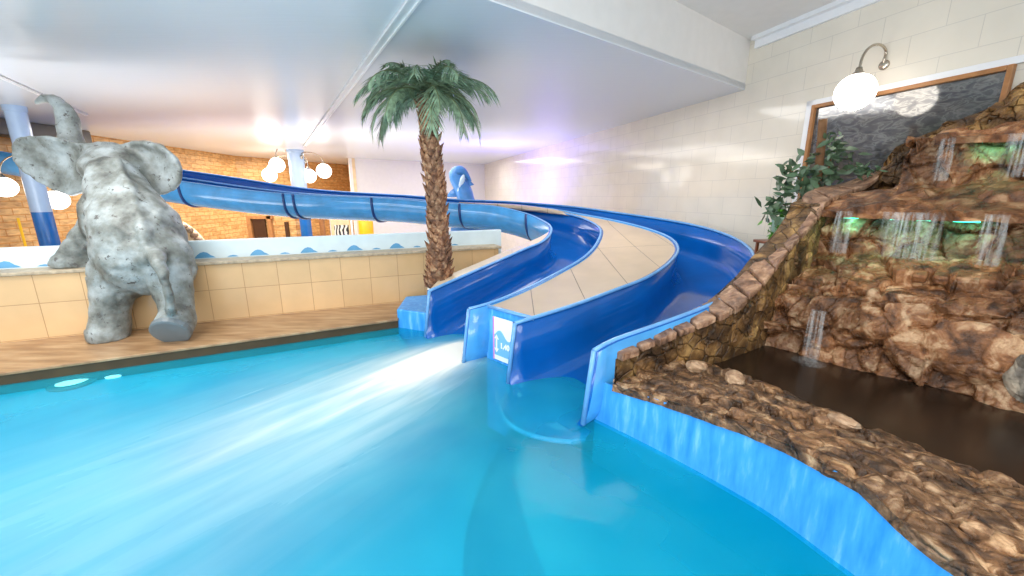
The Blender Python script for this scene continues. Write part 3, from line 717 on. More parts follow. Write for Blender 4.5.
# striped display
pe2 = empty('patterned_panel', at(335, 244, 16.6)); tag(pe2, 'white framed panel with black zebra pattern beyond the parapet', 'panel'); O2_ = pe2.location.copy()
m, nt, b = nm('zebra pattern'); w = nd(nt, 'ShaderNodeTexWave'); w.inputs['Scale'].default_value = 2.2; w.inputs['Distortion'].default_value = 9; w.inputs['Detail'].default_value = 2; nt.links.new(vec(nt), w.inputs['Vector'])
nt.links.new(ramp(nt, w.outputs['Fac'], [(.45, (.01,.01,.01)), (.55, (.75,.72,.65))]), b.inputs['Base Color']); M['zebra'] = m
sub('backing', slab_on('', 329, 214, 353, 262, 16.6, None, .15), M['plaster'], pe2, O2_)
sub('pattern', slab_on('', 334, 225, 351.5, 262, 16.57, None, .06), M['zebra'], pe2, O2_)
sub('border', slab_on('', 329, 216, 334, 262, 16.56, None, .06), M['sign_white'], pe2, O2_)
sub('border', slab_on('', 351.5, 216, 354, 262, 16.56, None, .06), M['sign_white'], pe2, O2_)
mb = slab_on('', 358, 210, 366, 262, 17.2, None, .3); tag(bevel(mb.build('wooden_post', M['wood_frame']), .03), 'dark wooden post between zebra panel and yellow pillar', 'post')
a = at(369, 262, 16.9); mb = MB(); mb.lathe([(.29, a.z), (.29, at(369, 205, 16.9).z)], (a.x, a.y, 0), 20); tag(mb.build('yellow_pillar', M['yellow'], None, True), 'yellow round pillar right of the zebra panel', 'pillar')
mb = slab_on('', 318, 214, 327, 262, 17.2, None, .2); tag(bevel(mb.build('wooden_post', M['wood_frame']), .03), 'dark wooden post just left of the zebra panel', 'post')
mb = slab_on('', 16, 218, 31, 270, 9.7, None, .06); yb = mb; tag(bevel(yb.build('yellow_board', M['yellow']), .02), 'yellow board leaning low against the ochre wall left of column', 'board')
# plaster arch with rough stones, low on the ochre wall
ar = empty('stone_arch', at(180, 262, 11.6)); tag(ar, 'pale plaster arch edged with rough stones beside the elephant', 'arch'); Oa = ar.location.copy()
c0 = at(160, 262, 11.6); mb = MB(); pts = []
for k in range(17):
    a = pi*.5*k/16; pts.append((c0.x+1.35*sin(a)-.0, c0.z+1.32*cos(a)))
pts = [(c0.x-.5, c0.z+1.32)]+pts+[(c0.x-.5, c0.z)]
n = len(pts); mb.add([(x, 11.6, z) for x, z in pts]+[(x, 11.9, z) for x, z in pts], [tuple(range(n)), tuple(range(n,2*n))[::-1]]+[(i,(i+1)%n,n+(i+1)%n,n+i) for i in range(n)])
sub('arch_panel', mb, M['plaster'], ar, Oa)
for k in range(12):
    a = pi*.5*(k+.3)/12; mb = MB(); mb.ball((c0.x+1.38*sin(a), 11.62, c0.z+1.35*cos(a)), (.1+.04*random.random(), .1, .07+.03*random.random()), 8, 6)
    for v in mb.V: v += Vector((1,1,1))*.025*noise.noise(v*7)
    sub('edge_stone', mb, M['loose'], ar, Oa)
# dark grey service duct above the trough at far left
mb = MB(); mb.box((-12.36, 7.5, 3.22), (-11.8, 11.9, 3.59)); tag(bevel(mb.build('ceiling_duct', plain('dark grey duct', srgb(96,92,88), .5)), .03), 'dark grey duct high up behind the elephant head', 'duct')

# dolphin sculpture
YD = 13.0; dp = at(463, 208, YD)
dol = empty('dolphin_sculpture', dp); tag(dol, 'blue leaping dolphin figure in the far corner', 'sculpture')
Pd = [at(470,208,YD), at(466,200,YD), at(464,192,YD), at(460,184,YD), at(456,177,YD), at(456,173,YD), at(461,171.5,YD), at(466,175,YD), at(471,181.5,YD)]
Pd = [p-dp for p in Pd]; Rd = [.26, .27, .27, .26, .24, .21, .17, .09, .03]
PP = cat_rom(Pd, 34); RR = []
for k in range(34):
    f = k/33.*8; i = min(7, int(f)); RR.append(Rd[i]+(Rd[i+1]-Rd[i])*(f-i))
mb = MB(); mb.tube(PP, RR, 14)
def fin(c, d, l, w, th): 
    c = Vector(c); d = Vector(d).normalized(); s = Vector((0,1,0)); u = d.cross(s).normalized()
    V = [c-u*w, c+u*w, c+d*l*.6+u*w*.3, c+d*l-u*w*.4, c+d*l*.55-u*w*.8]
    n = 5; mb.add([v-s*th for v in V]+[v+s*th for v in V], [tuple(range(n)), tuple(range(n,2*n))[::-1]]+[(i,(i+1)%n,n+(i+1)%n,n+i) for i in range(n)])
fin(Pd[2]+Vector((-.2,-.05,.0)), (-1,0,-.6), .4, .16, .03); fin(Pd[3]+Vector((.2,0,.05)), (1,0,-.1), .25, .12, .03)
mb.build('body', M['dolphin'], dol, True)
mb = MB(); mb.ball(PP[16]+Vector((.08,-.17,-.05)), (.09,.09,.3), 12, 8, Matrix.Rotation(.35, 3, 'Y').to_3x3()); mb.build('belly_patch', M['belly'], dol, True)
mb = MB(); mb.lathe([(.6, -1.2), (.5, dp.z-.25), (.36, dp.z+.04)], (dp.x+.1, dp.y, 0), 14); tag(mb.build('sculpture_plinth', M['dolphin'], None, True), 'blue plinth under the leaping dolphin behind the slide', 'plinth')

# ------------------------------------------------------------------ elephant
def elephant():
    root = empty('elephant_statue', (-4.7, 4.7, .14)); tag(root, 'grey cement elephant statue climbing the low wall, trunk raised, seen from behind', 'statue')
    O = root.location.copy(); mb = MB()
    def cap(P, R, k=16):
        P = [Vector(p) for p in P]; Q = cat_rom(P, 8*(len(P)-1)+1); r = []
        for i in range(len(Q)):
            f = i/8.; j = min(len(P)-2, int(f)); r.append(R[j]+(R[j+1]-R[j])*(f-j))
        mb.tube(Q, r, k); mb.ball(Q[0], r[0], 14, 8); mb.ball(Q[-1], r[-1], 14, 8)
    # trunk of the body from rump to head
    cap([(-4.58,4.92,1.08), (-4.70,5.05,1.40), (-4.99,5.24,1.78), (-5.2,5.42,2.06)], [.46,.47,.375,.29], 22)
    mb.ball((-4.80,4.90,.98), (.30,.34,.42)); mb.ball((-4.32,4.92,1.02), (.30,.34,.42))
    mb.ball((-5.06,5.2,1.55), (.32,.40,.44))
    # head and raised trunk
    mb.ball((-5.40,5.72,2.20), (.38,.42,.31)); mb.ball((-5.62,5.86,2.32), (.28,.3,.26))
    tr = [at(76,152,5.95), at(71,136,5.95), at(68,120,5.95), at(61,106,5.95), at(51,99,5.95), at(42,99,5.92), at(36,103,5.9)]
    cap(tr, [.17,.135,.125,.115,.095,.07,.045], 12)
    # hind legs
    cap([(-4.82,4.84,.95), (-4.90,4.72,.55), (-4.92,4.68,.30), (-4.92,4.64,.2)], [.30,.225,.19,.19])
    mb.tube([(-4.92,4.62,.14), (-4.92,4.62,.3)], [.21,.19], 18)
    cap([(-4.32,4.88,.98), (-4.16,4.78,.62), (-4.08,4.68,.42), (-4.06,4.62,.36)], [.31,.225,.185,.19])
    mb.tube([(-4.03,4.50,.295), (-4.06,4.64,.38)], [.20,.20], 18)
    # front legs on the wall coping
    cap([(-5.1,5.32,1.75), (-5.28,5.2,1.45), (-5.42,5.08,1.2), (-5.5,5.02,1.07)], [.28,.24,.215,.20])
    mb.tube([(-5.53,5.0,.975), (-5.51,5.0,1.1)], [.235,.21], 18)
    cap([(-4.95,5.42,1.75), (-4.8,5.3,1.4), (-4.72,5.22,1.1)], [.22,.2,.18])
    # tail
    tl = [at(160,264,4.5), at(164,276,4.44), at(168,292,4.42), at(170,304,4.42), at(171,311,4.44)]
    cap([tuple(at(157,255,4.62))]+[tuple(p) for p in tl], [.10,.075,.06,.048,.052,.055], 10)
    # spine ridge
    cap([at(138,262,4.5)+Vector((0,.1,0)), at(136,235,4.58)+Vector((0,.1,0)), at(126,200,4.8)+Vector((0,.1,0)), at(110,160,5.2)+Vector((0,.08,0))], [.06,.06,.06,.05], 10)
    # ears: thick curved flaps
    def ear(outline, Yc, bulge, th):
        n = len(outline); c = sum((at(x, y, Yc) for x, y in outline), Vector())/n
        ring = [at(x, y, Yc) for x, y in outline]
        V = []; Fc = []; lv = [0, .35, .65, .88, 1.0]
        for sgn in (-1, 1):
            for l in lv[1:]:
                for p in ring:
                    q = c.lerp(p, l); q = q+Vector((0, bulge*(1-l*l)+sgn*th*(1-.35*l), 0)); V.append(q)
            V.append(c+Vector((0, bulge+sgn*th, 0)))
        m_ = 4*n+1
        for s in (0, 1):
            b = s*m_
            for i in range(n): Fc.append((b+4*n, b+i, b+(i+1)%n))
            for l in range(3):
                for i in range(n): Fc.append((b+l*n+i, b+(l+1)*n+i, b+(l+1)*n+(i+1)%n, b+l*n+(i+1)%n))
        for i in range(n): Fc.append((3*n+i, 3*n+(i+1)%n, m_+3*n+(i+1)%n, m_+3*n+i))
        mb.add(V, Fc)
    ear([(11,146),(14,158),(22,171),(36,182),(52,190),(70,197),(84,192),(94,178),(98,160),(90,146),(72,141),(52,137),(32,135),(18,137)], 5.62, .1, .06)
    ear([(182,168),(180,182),(172,192),(160,197),(146,190),(134,176),(124,160),(118,148),(130,142),(146,141),(160,144),(172,152)], 5.72, .1, .06)
    mb.V = [v-O for v in mb.V]
    bm_o = mb.build('elephant_tmp', None)
    r = bm_o.modifiers.new('r', 'REMESH'); r.mode = 'VOXEL'; r.voxel_size = .028; r.use_smooth_shade = True
    s = bm_o.modifiers.new('s', 'SMOOTH'); s.factor = .5; s.iterations = 7
    dg = bpy.context.evaluated_depsgraph_get(); me = bpy.data.meshes.new_from_object(bm_o.evaluated_get(dg)); bpy.data.objects.remove(bm_o)
    for v in me.vertices:
        p = v.co
        d = .018*noise.fractal(p*3.5, 1., 2., 4)+.01*noise.noise(p*11)
        # skin folds across the back
        d += .008*sin(10*p.z+7*noise.noise(p*1.9))*max(0, min(1, (p.z-.3)))
        cr_ = abs(noise.noise(p*2.6+Vector((3,1,7)))); d -= .012*max(0, 1-cr_/.07)
        v.co = p+v.normal*d
        if v.co.z < 0.002 and v.co.z > -.1: v.co.z = 0.0
    body = link('body', me, M['elephant'], root, True)
    c = Vector((-4.03,4.50,.295))-O; d = (Vector((-4.03,4.50,.295))-Vector((-4.06,4.64,.38))).normalized()
    mb2 = MB(); q = [c-d*.01, c+d*.045, c+d*.055]; mb2.tube(q, [.205,.20,.18], 24); mb2.build('foot_sole', M['sole'], root, False)['label'] = 'smooth grey sole of the lifted hind foot'
elephant()

# ------------------------------------------------------------------ palm
def palm():
    b_ = at(439, 286, 5.72); base = Vector((b_.x, b_.y, b_.z)); top = at(425, 93, 5.5)
    root = empty('palm_tree', base); tag(root, 'artificial palm tree with rough brown trunk rising between low wall and slide', 'palm tree')
    P = cat_rom([base, base.lerp(top, .35)+Vector((.05,0,0)), base.lerp(top, .7)+Vector((.03,0,0)), top], 60)
    mb = MB(); R = []
    for k in range(60):
        f = k/59.; R.append((.135+.05*max(0, (1-f*3.5))-.04*f+.012*((k % 3)-1)))
    mb.tube([p-base for p in P], R, 16)
    mb.build('trunk', M['trunk'], root, True)
    mb = MB(); mb.lathe([(.15, .27-base.z), (.17, .30-base.z), (.17, -.03), (.15, .02)], k=18); mb.build('plinth', M['white_paint'], root, True)
    # leaf-base scales spiralling up the trunk, part of the bark
    mb = MB(); N = 250
    for k in range(N):
        f = (k+.5)/N; i = min(58, int(f*59)); c = P[i].lerp(P[i+1], f*59-i)-base; r = R[i]; a = k*2.399963
        o = Vector((cos(a), sin(a), 0)); t = Vector((-sin(a), cos(a), 0)); w = .075*(1-.3*f); h = .10
        out_ = .038+.022*random.random()
        b0 = c+o*r*.85
        V = [b0-t*w+Vector((0,0,-h*.4)), b0+t*w+Vector((0,0,-h*.4)), c+o*(r+out_*.5)+t*w*.55+Vector((0,0,h*.25)), c+o*(r+out_)+Vector((0,0,h*.75)), c+o*(r+out_*.5)-t*w*.55+Vector((0,0,h*.25)),
             b0+Vector((0,0,h*.1)), c+o*(r+.02)+Vector((0,0,-h*.5))]
        mb.add(V, [(6,1,2),(6,2,3),(6,3,4),(6,4,0),(5,2,1),(5,3,2),(5,4,3),(5,0,4),(0,6,1,5)])
    mb.build('bark_scales', M['scale'], root)
    # fronds
    c = top-base
    def frond(az, L, e0, droop, tw):
        L *= .87; n = 34; hd = Vector((cos(az), sin(az), 0)); P_ = []
        for k in range(n+1):
            t = k/n; a = e0-droop*t**1.25
            if k == 0: P_.append(c+hd*.03+Vector((0,0,-.02)))
            else: P_.append(P_[-1]+(hd*cos(a)+Vector((0,0,sin(a))))*(L/n))
        f = None
        ms = MB(); ms.tube(P_, [.011*(1-.8*k/n)+.002 for k in range(n+1)], 5)
        ml = MB(); side = Vector((-hd.y, hd.x, 0))
        for k in range(2, n+1):
            for j in (0,):
                kk = min(n-1, k-1); p = P_[kk].lerp(P_[kk+1], j); t = (kk+j)/n
                d = (P_[kk+1]-P_[kk]).normalized()
                ll = (.25*sin(pi*min(1, .12+t*.86))**.6+.06)*L/.9*(.85+.3*random.random())
                for s in (-1, 1):
                    dirv = (side*s*(.75-.25*t)+d*(.55+.4*t)+Vector((0,0,-.12-.45*random.random()+tw))).normalized()
                    nrm = dirv.cross(d).normalized(); wv_ = d*.0135
                    e_ = dirv*ll; dr = Vector((0,0,-.06*ll/.2*random.random()))
                    ml.add([p-wv_, p+wv_, p+e_*.55+wv_*1.1+dr*.3, p+e_+dr, p+e_*.55-wv_*1.1+dr*.3], [(0,1,2,4),(4,2,3)])
        o = ms.build('frond', M['frond2'], root, True); ml.build('leaflets', M['frond'], o, fix=False)
    spec = []
    for k in range(10): spec.append((k*2*pi/10+.25+.2*random.random(), 1.0+.14*random.random(), .62+.2*random.random(), 1.3+.4*random.random()))
    for k in range(7): spec.append((k*2*pi/7+.6+.2*random.random(), .95+.12*random.random(), .25+.2*random.random(), 1.35+.35*random.random()))
    for k in range(5): spec.append((k*2*pi/5+.4, .8, 1.0+.15*random.random(), 1.5))
    for az in (3.6, 5.6, 5.0, 0.1, 2.9): spec.append((az, 1.1, .12, 1.75))
    for az, L, e0, dr in spec: frond(az, L, e0, dr, .1*random.random())
palm()

# ------------------------------------------------------------------ rock ledge, side wall, basin, cascade
def rough(p, amp=.05, sc_=3.0, o=5):
    """flat tilted plates of broken stone with narrow joints between them"""
    q = p*sc_; w = Vector((noise.noise(q*.9), noise.noise(q*.9+Vector((7,1,3))), noise.noise(q*.9+Vector((2,9,4)))))*.35
    d, pts = noise.voronoi(q+w); c = pts[0]
    h = noise.cell(c*3.7); g = Vector((noise.cell(c*5.1)-.5, noise.cell(c*6.3+Vector((3,0,0)))-.5, noise.cell(c*4.7+Vector((0,5,0)))-.5))
    joint = min(1, (d[1]-d[0])/.16)
    v = .9*(h-.5)+.9*g.dot(q+w-c)-.75*(1-joint)**1.5+.22*noise.fractal(q*1.6, 1., 2., o)
    q2 = q*3.1; d2, p2 = noise.voronoi(q2); v += .22*(noise.cell(p2[0]*2.9)-.5)-.14*(1-min(1, (d2[1]-d2[0])/.2))
    return amp*v
def grid(name, f, nu, nv, mat, parent=None, amp=.05, sc_=3.0, edge_fade=None, O=Vector(), up_only=False):
    P = [[f(i/(nu-1.), j/(nv-1.)) for j in range(nv)] for i in range(nu)]
    V = []
    for i in range(nu):
        for j in range(nv):
            a = P[min(i+1,nu-1)][j]-P[max(i-1,0)][j]; b = P[i][min(j+1,nv-1)]-P[i][max(j-1,0)]
            n = a.cross(b); n = n.normalized() if n.length > 1e-9 else Vector((0,0,1))
            k = edge_fade(i/(nu-1.), j/(nv-1.)) if edge_fade else 1
            V.append(P[i][j]+n*rough(P[i][j], amp, sc_)*k-O)
    Fc = [(i*nv+j, (i+1)*nv+j, (i+1)*nv+j+1, i*nv+j+1) for i in range(nu-1) for j in range(nv-1)]
    o = raw(name, V, Fc, mat, parent, False); return o
def poly_at(P, t):
    """point at fraction t of a polyline (arc length)"""
    L = [0]
    for i in range(1, len(P)): L.append(L[-1]+(P[i]-P[i-1]).length)
    s = t*L[-1]
    for i in range(1, len(P)):
        if s <= L[i] or i == len(P)-1:
            return P[i-1].lerp(P[i], min(1, max(0, (s-L[i-1])/max(1e-9, L[i]-L[i-1]))))
BAS = .30
# ledge
outer = [p+Vector((-.016,-.012,.012)) for p in face[1:11]]
inner = [Vector(v) for v in ((1.36,3.34,.40),(1.74,3.42,.37),(1.97,3.18,.36),(2.13,2.93,.36),(2.27,2.63,.37),(2.42,2.33,.37),(2.58,2.05,.37),(2.75,1.76,.37),(2.98,1.32,.37),(3.24,.7,.37))]
led = empty('rock_ledge', (1.6, 2.6, .3)); tag(led, 'rough brown stone ledge between the bright blue pool side and dark basin', 'rock ledge'); OL = led.location.copy()
def fl(u, v):
    a = poly_at(outer, u); b = poly_at(inner, u)
    if v < .06: return a+Vector((0,0,-.07*(1-v/.06)))
    if v > .9: return b+Vector((0,0,-.16*((v-.9)/.1)))
    w = (v-.06)/.84
    return a.lerp(b, w)+Vector((0,0,.035*sin(pi*w)))
o = grid('ledge_stones', fl, 170, 80, M['rock'], led, .026, 5.2, (lambda u, v: min(1, .2+v*5)), OL)
o.data.flip_normals() if sum(p.normal.z for p in o.data.polygons) < 0 else None
def stone(name, c, r, mat, parent=None, O=Vector(), seed=0, flat=.6, n=22, m=14, amp=.28, rz=0):
    mb = MB(); mb.ball((0,0,0), 1, n, m); R_ = Matrix.Rotation(rz, 3, 'Z')
    for v in mb.V:
        q = v*1.3+Vector((seed*3.1, seed*1.7, seed)); d, pts = noise.voronoi(q*1.2)
        v *= 1+amp*(.8*noise.noise(q)+.5*(d[1]-d[0])-.2+.25*noise.fractal(q*3, 1., 2., 3))
        v.x *= r[0]; v.y *= r[1]; v.z *= r[2]; v.xyz = R_ @ v+Vector(c)-O
    return mb.build(name, mat, parent, False)
for k, (px, py, r, lab) in enumerate(((697, 366, (.09,.07,.05), 'pale grey loose stone on the ledge next to the side wall'), (735, 378, (.10,.07,.06), 'pale angular loose stone on the ledge at the basin edge'), (843, 420, (.09,.05,.035), 'small loose stone on the ledge halfway along the basin edge'))):
    p = onz(px, py, .44); o = stone('loose_stone', (0,0,0), r, M['loose'], None, Vector(), k+2, rz=k*1.1); o.location = (p.x, p.y, .435); tag(o, lab, 'stone', 'loose stones on the ledge')

# basin water
mb = MB(); mb.prism([(1.3,3.25), (1.5,3.6), (1.7,3.9), (2.9,4.3), (4.3,2.6), (4.6,.4), (3.0,.4), (2.5,1.75), (2.2,2.35), (1.9,2.95)], BAS-.3, BAS)
tag(mb.build('basin_water', M['basin']), 'dark brown water lying in the stone basin below the cascade', 'basin water', kind='stuff')

# side wall: inner and outer top lines
sin_ = [(.86,3.06,.59),(1.34,3.27,.68),(1.65,3.40,.74),(1.99,3.54,.82),(2.18,3.66,.89),(2.5,3.86,1.06),(2.68,3.98,1.22),(2.9,4.12,1.38),(3.10,4.24,1.51),(3.30,4.36,1.70)]
sout = [(.78,3.20,.60),(1.24,3.42,.68),(1.60,3.60,.76),(1.92,3.77,.84),(2.16,3.92,.94),(2.44,4.08,1.10),(2.68,4.22,1.23),(2.95,4.40,1.38),(3.14,4.50,1.53),(3.26,4.60,1.78)]
sin2 = [(3.36,4.42,1.78),(3.7,4.6,1.87),(4.05,4.75,1.95),(4.25,4.80,2.08)]
sout2 = [(3.34,4.70,1.86),(3.7,4.95,1.94),(4.15,5.15,1.99),(4.40,5.10,2.13)]
sw_ = empty('stone_side_wall', (2., 3.7, .3)); tag(sw_, 'rubble stone side wall with flat capping, climbing beside the outer slide', 'stone wall'); OS = sw_.location.copy()
si = cat_rom(sin_+sin2, 90); so_ = cat_rom(sout+sout2, 90)
def fs(u, v):
    a = poly_at(si, u); b = poly_at(so_, u)
    if v < .7: return Vector((a.x, a.y, a.z-.075-(a.z-.24)*(1-v/.7)))+Vector((0,-.0,0))
    if v < .8: return a.lerp(b, (v-.7)/.1)+Vector((0,0,-.075))
    return Vector((b.x, b.y, b.z-.075-(b.z-.1)*((v-.8)/.2)))
o = grid('rubble', fs, 150, 70, M['stonewall'], sw_, .030, 6.0, None, OS)
# mortared core behind the face stones
mb = MB(); cp = [(a.lerp(b, .5), (a.z+b.z)/2) for a, b in zip(si, so_)]
V, Fc = ribbon([a.lerp(b, .05) for a, b in zip(si, so_)], [.1]*90, [z-.06 for p, z in cp], .27, 1); mesh('core', [Vector(v)-OS for v in V], Fc, M['stonewall'], sw_)
# end face
mb = MB(); a0, b0 = si[0], so_[0]
V = []; Fc = []
for i in range(8):
    for j in range(10):
        p = a0.lerp(b0, i/7.); z = .3+(p.z-.34)*j/9.; q = Vector((p.x-.03, p.y, z)); V.append(q+Vector((-1,-.3,0))*rough(q, .012, 6)-OS)
Fc = [(i*10+j, (i+1)*10+j, (i+1)*10+j+1, i*10+j+1) for i in range(7) for j in range(9)]
raw('end_face', V, Fc, M['loose'], sw_)
# capping stones, each flat and slightly uneven
def cap_stone(i0, i1, A, B, seed, lift=0, name='capping_stone', par=sw_, O=OS, mat=None, over=.035):
    rnd = random.Random(seed); n = 7; th = .05+.02*rnd.random(); V = []; Fc = []
    for i in range(n):
        u = (i0+(i1-i0)*i/(n-1.)); a = poly_at(A, u); b = poly_at(B, u); d = (b-a); d.z = 0; d = d.normalized() if d.length > 0 else d
        a = a-d*(over+.02*rnd.random()); b = b+d*(.02*rnd.random())
        for j in range(5):
            q = a.lerp(b, j/4.); V.append(q+Vector((0,0,lift+.012*noise.noise(q*6+Vector((seed,0,0)))))-O)
    k = n*5; V += [v-Vector((0,0,th)) for v in V[:k]]
    for i in range(n-1):
        for j in range(4):
            Fc.append((i*5+j, (i+1)*5+j, (i+1)*5+j+1, i*5+j+1)); Fc.append((k+i*5+j, k+i*5+j+1, k+(i+1)*5+j+1, k+(i+1)*5+j))
        Fc.append((i*5, k+i*5, k+(i+1)*5, (i+1)*5)); Fc.append((i*5+4, (i+1)*5+4, k+(i+1)*5+4, k+i*5+4))
    for j in range(4):
        Fc.append((j, j+1, k+j+1, k+j)); b_ = (n-1)*5; Fc.append((b_+j, k+b_+j, k+b_+j+1, b_+j+1))
    o = mesh(name, V, Fc, mat or M['cap'], par); bevel(o, .012, 2); return o
cuts = [0, .05, .095, .15, .20, .26, .31, .37, .43, .49, .56, .62, .70, .79, .89, 1.0]
for k in range(len(cuts)-1): cap_stone(cuts[k]+.004, cuts[k+1]-.004, si, so_, k, .01*((k*7) % 3)/2)

# upper rim wall of the cascade, going on to the right along the tiled wall
r_in = cat_rom([(4.26,4.90,2.03),(4.34,4.84,2.15),(4.37,4.78,2.28),(4.42,4.66,2.36),(4.54,4.3,2.51),(4.62,4.05,2.64),(4.67,3.92,2.77),(4.80,3.4,3.0),(4.96,2.9,3.06),(5.2,2.2,3.08),(5.42,1.5,3.05)], 90)
r_out = cat_rom([(4.42,5.14,2.08),(4.49,5.05,2.19),(4.51,4.99,2.34),(4.54,4.89,2.43),(4.67,4.48,2.60),(4.76,4.22,2.73),(4.80,4.1,2.87),(4.94,3.6,3.08),(5.1,3.0,3.16),(5.34,2.28,3.16),(5.58,1.55,3.12)], 90)
casc = empty('rock_cascade', (3.6, 3.3, .3)); tag(casc, 'tall brown stepped rock cascade with overhanging shelves on the right', 'rock cascade'); OC = casc.location.copy()
def fr(u, v):
    a = poly_at(r_in, u); b = poly_at(r_out, u)
    if v < .45: return Vector((a.x, a.y, a.z-1.3*(1-v/.45)))
    if v < .7: return a.lerp(b, (v-.45)/.25)+Vector((0,0,.03*sin(pi*(v-.45)/.25)))
    return Vector((b.x, b.y, b.z-2.0*((v-.7)/.3)))
grid('upper_rim', fr, 110, 70, M['stonewall'], casc, .045, 4.6, None, OC)

# stepped rock body: profile lofted along the basin
B0 = Vector((2.62,3.98,0)); E = Vector((.635,-.772,0)); NN = Vector((.772,.635,0))
prof = [(.06,.10),(.0,.30),(.02,.52),(.05,.74),(.12,.93),(.42,1.07),(.74,1.23),(.86,1.29),(.88,1.48),(.92,1.70),(1.10,1.84),(1.18,1.92),(1.22,1.99),(1.25,2.18),(1.28,2.38),(1.5,2.42),(1.75,2.44)]
pl = [Vector((a, 0, b)) for a, b in prof]
def fc(u, v):
    q = poly_at(pl, v); s0 = -.2+.18*q.x+.62*max(0, min(1, (q.z-1.84)/.08)); s = s0+(3.1-s0)*u
    wob = .07*noise.noise(Vector((s*1.6, q.z*1.2, 0)))+.04*noise.noise(Vector((s*4, q.z*3, 5)))
    zz = .04*noise.noise(Vector((s*2.2, 8, q.x*2)))*(1 if q.x > .1 else .3)
    t_ = max(-.7, min(.9, s-.7)); lift = t_*(.15 if .6 < q.z < 1.0 else .09 if 1.0 <= q.z < 1.75 else .10)*(1 if q.z > .6 else 0)
    return B0+E*s+NN*(q.x+wob)+Vector((0, 0, q.z+zz+lift))
grid('rock_face', fc, 230, 190, M['rock_face'], casc, .052, 2.9, None, OC)
# overhanging slabs
def slab(s0, s1, x0, x1, z0, z1, seed, th=.085, name='shelf_slab'):
    nu, nv = 70, 22; V = []; 
    def top(u, v):
        s = s0+(s1-s0)*u; jag = .07*noise.noise(Vector((s*3+seed, 0, seed)))+.03*noise.noise(Vector((s*11, 1, seed)))
        x = x0+jag+(x1-x0-jag)*v; z = z0+(z1-z0)*v+.10*(s-.7)*v
        p = B0+E*s+NN*x+Vector((0,0,z))
        return p+Vector((0,0,rough(p+Vector((seed,0,0)), .032, 3.2)))
    T = [[top(i/(nu-1.), j/(nv-1.)) for j in range(nv)] for i in range(nu)]
    for i in range(nu):
        for j in range(nv): V.append(T[i][j])
    n = nu*nv
    for i in range(nu):
        for j in range(nv): V.append(Vector((T[i][j].x, T[i][j].y, z0-th+(z1-z0)*j/(nv-1.)-.02+.02*noise.noise(T[i][j]*5)))+NN*(.03 if j == 0 else 0))
    Fc = []
    for i in range(nu-1):
        for j in range(nv-1):
            Fc.append((i*nv+j, (i+1)*nv+j, (i+1)*nv+j+1, i*nv+j+1)); Fc.append((n+i*nv+j, n+i*nv+j+1, n+(i+1)*nv+j+1, n+(i+1)*nv+j))
        Fc.append((i*nv, n+i*nv, n+(i+1)*nv, (i+1)*nv)); Fc.append((i*nv+nv-1, (i+1)*nv+nv-1, n+(i+1)*nv+nv-1, n+i*nv+nv-1))
    for j in range(nv-1):
        Fc.append((j, j+1, n+j+1, n+j)); b_ = (nu-1)*nv; Fc.append((b_+j, n+b_+j, n+b_+j+1, b_+j+1))
    mesh(name, [v-OC for v in V], Fc, M['slab'], casc)
slab(.16, 3.2, .70, 1.3, 1.73, 1.97, 3)
slab(.86, 3.2, 1.10, 1.5, 2.40, 2.47, 9, .07)
# boulders set into the lowest face and the first tread
for k, (s, x, z, r) in enumerate(((1.42,.06,.66,(.30,.07,.24)), (.86,.07,.70,(.22,.05,.16)), (1.98,.04,.62,(.22,.10,.26)))):
    p = B0+E*s+NN*x+Vector((0,0,z)); stone('boulder', p, r, M['rock_face'], casc, OC, k+11, n=48, m=32, amp=.2, rz=atan2(E.y, E.x))
p = B0+E*1.74+NN*.03+Vector((0,0,.55)); stone('grey_boulder', p, (.13,.08,.20), M['greystone'], casc, OC, 40, n=36, m=24, amp=.25, rz=atan2(E.y, E.x))
# carved grooved stone on the first tread
for k in range(4):
    p = B0+E*(1.02+.13*k)+NN*.58+Vector((0,0,1.185+.05*k*.13)); mb = MB(); mb.box((-.048,-.17,-.05), (.048,.17,.03))
    R_ = Matrix.Rotation(atan2(E.y, E.x), 3, 'Z') @ Matrix.Rotation(.3, 3, 'X'); mb.V = [R_ @ v+p-OC for v in mb.V]; bevel(mb.build('tread_stone', M['slab'], casc), .02, 3)

# green light strips under the shelves
def led(s0, s1, x, z, lab):
    a = B0+E*s0+NN*x+Vector((0,0,z)); b = B0+E*s1+NN*x+Vector((0,0,z)); c = (a+b)/2
    mb = MB(); mb.tube([a-c, b-c], .014, 8); o = mb.build('light_strip', M['led'], None, True); o.location = c; tag(o, lab, 'light strip', 'green light strips under the shelves')
    ld = bpy.data.lights.new('green_strip_light', 'AREA'); ld.shape = 'RECTANGLE'; ld.size = (b-a).length; ld.size_y = .05; ld.energy = .55; ld.color = (.15,1,.72)
    lo = bpy.data.objects.new('green_strip_light', ld); COL.objects.link(lo); lo.location = c+Vector((0,0,-.03))
    d = (NN*.55+Vector((0,0,-1))).normalized(); lo.rotation_euler = d.to_track_quat('-Z', 'X').to_euler(); 
    X = E; Z = -d; Yv = Z.cross(X); lo.rotation_euler = Matrix((X, Yv, Z)).transposed().to_euler()
led(.34, .46, .80, 1.63, 'short green light strip under the middle shelf next to the side wall')
led(.70, .98, .80, 1.63, 'green light strip behind the wide water curtain under the middle shelf')
led(1.12, 1.28, .80, 1.63, 'green light strip under the middle shelf nearest the right frame edge')
led(1.16, 1.34, 1.19, 2.325, 'green light strip under the top shelf')
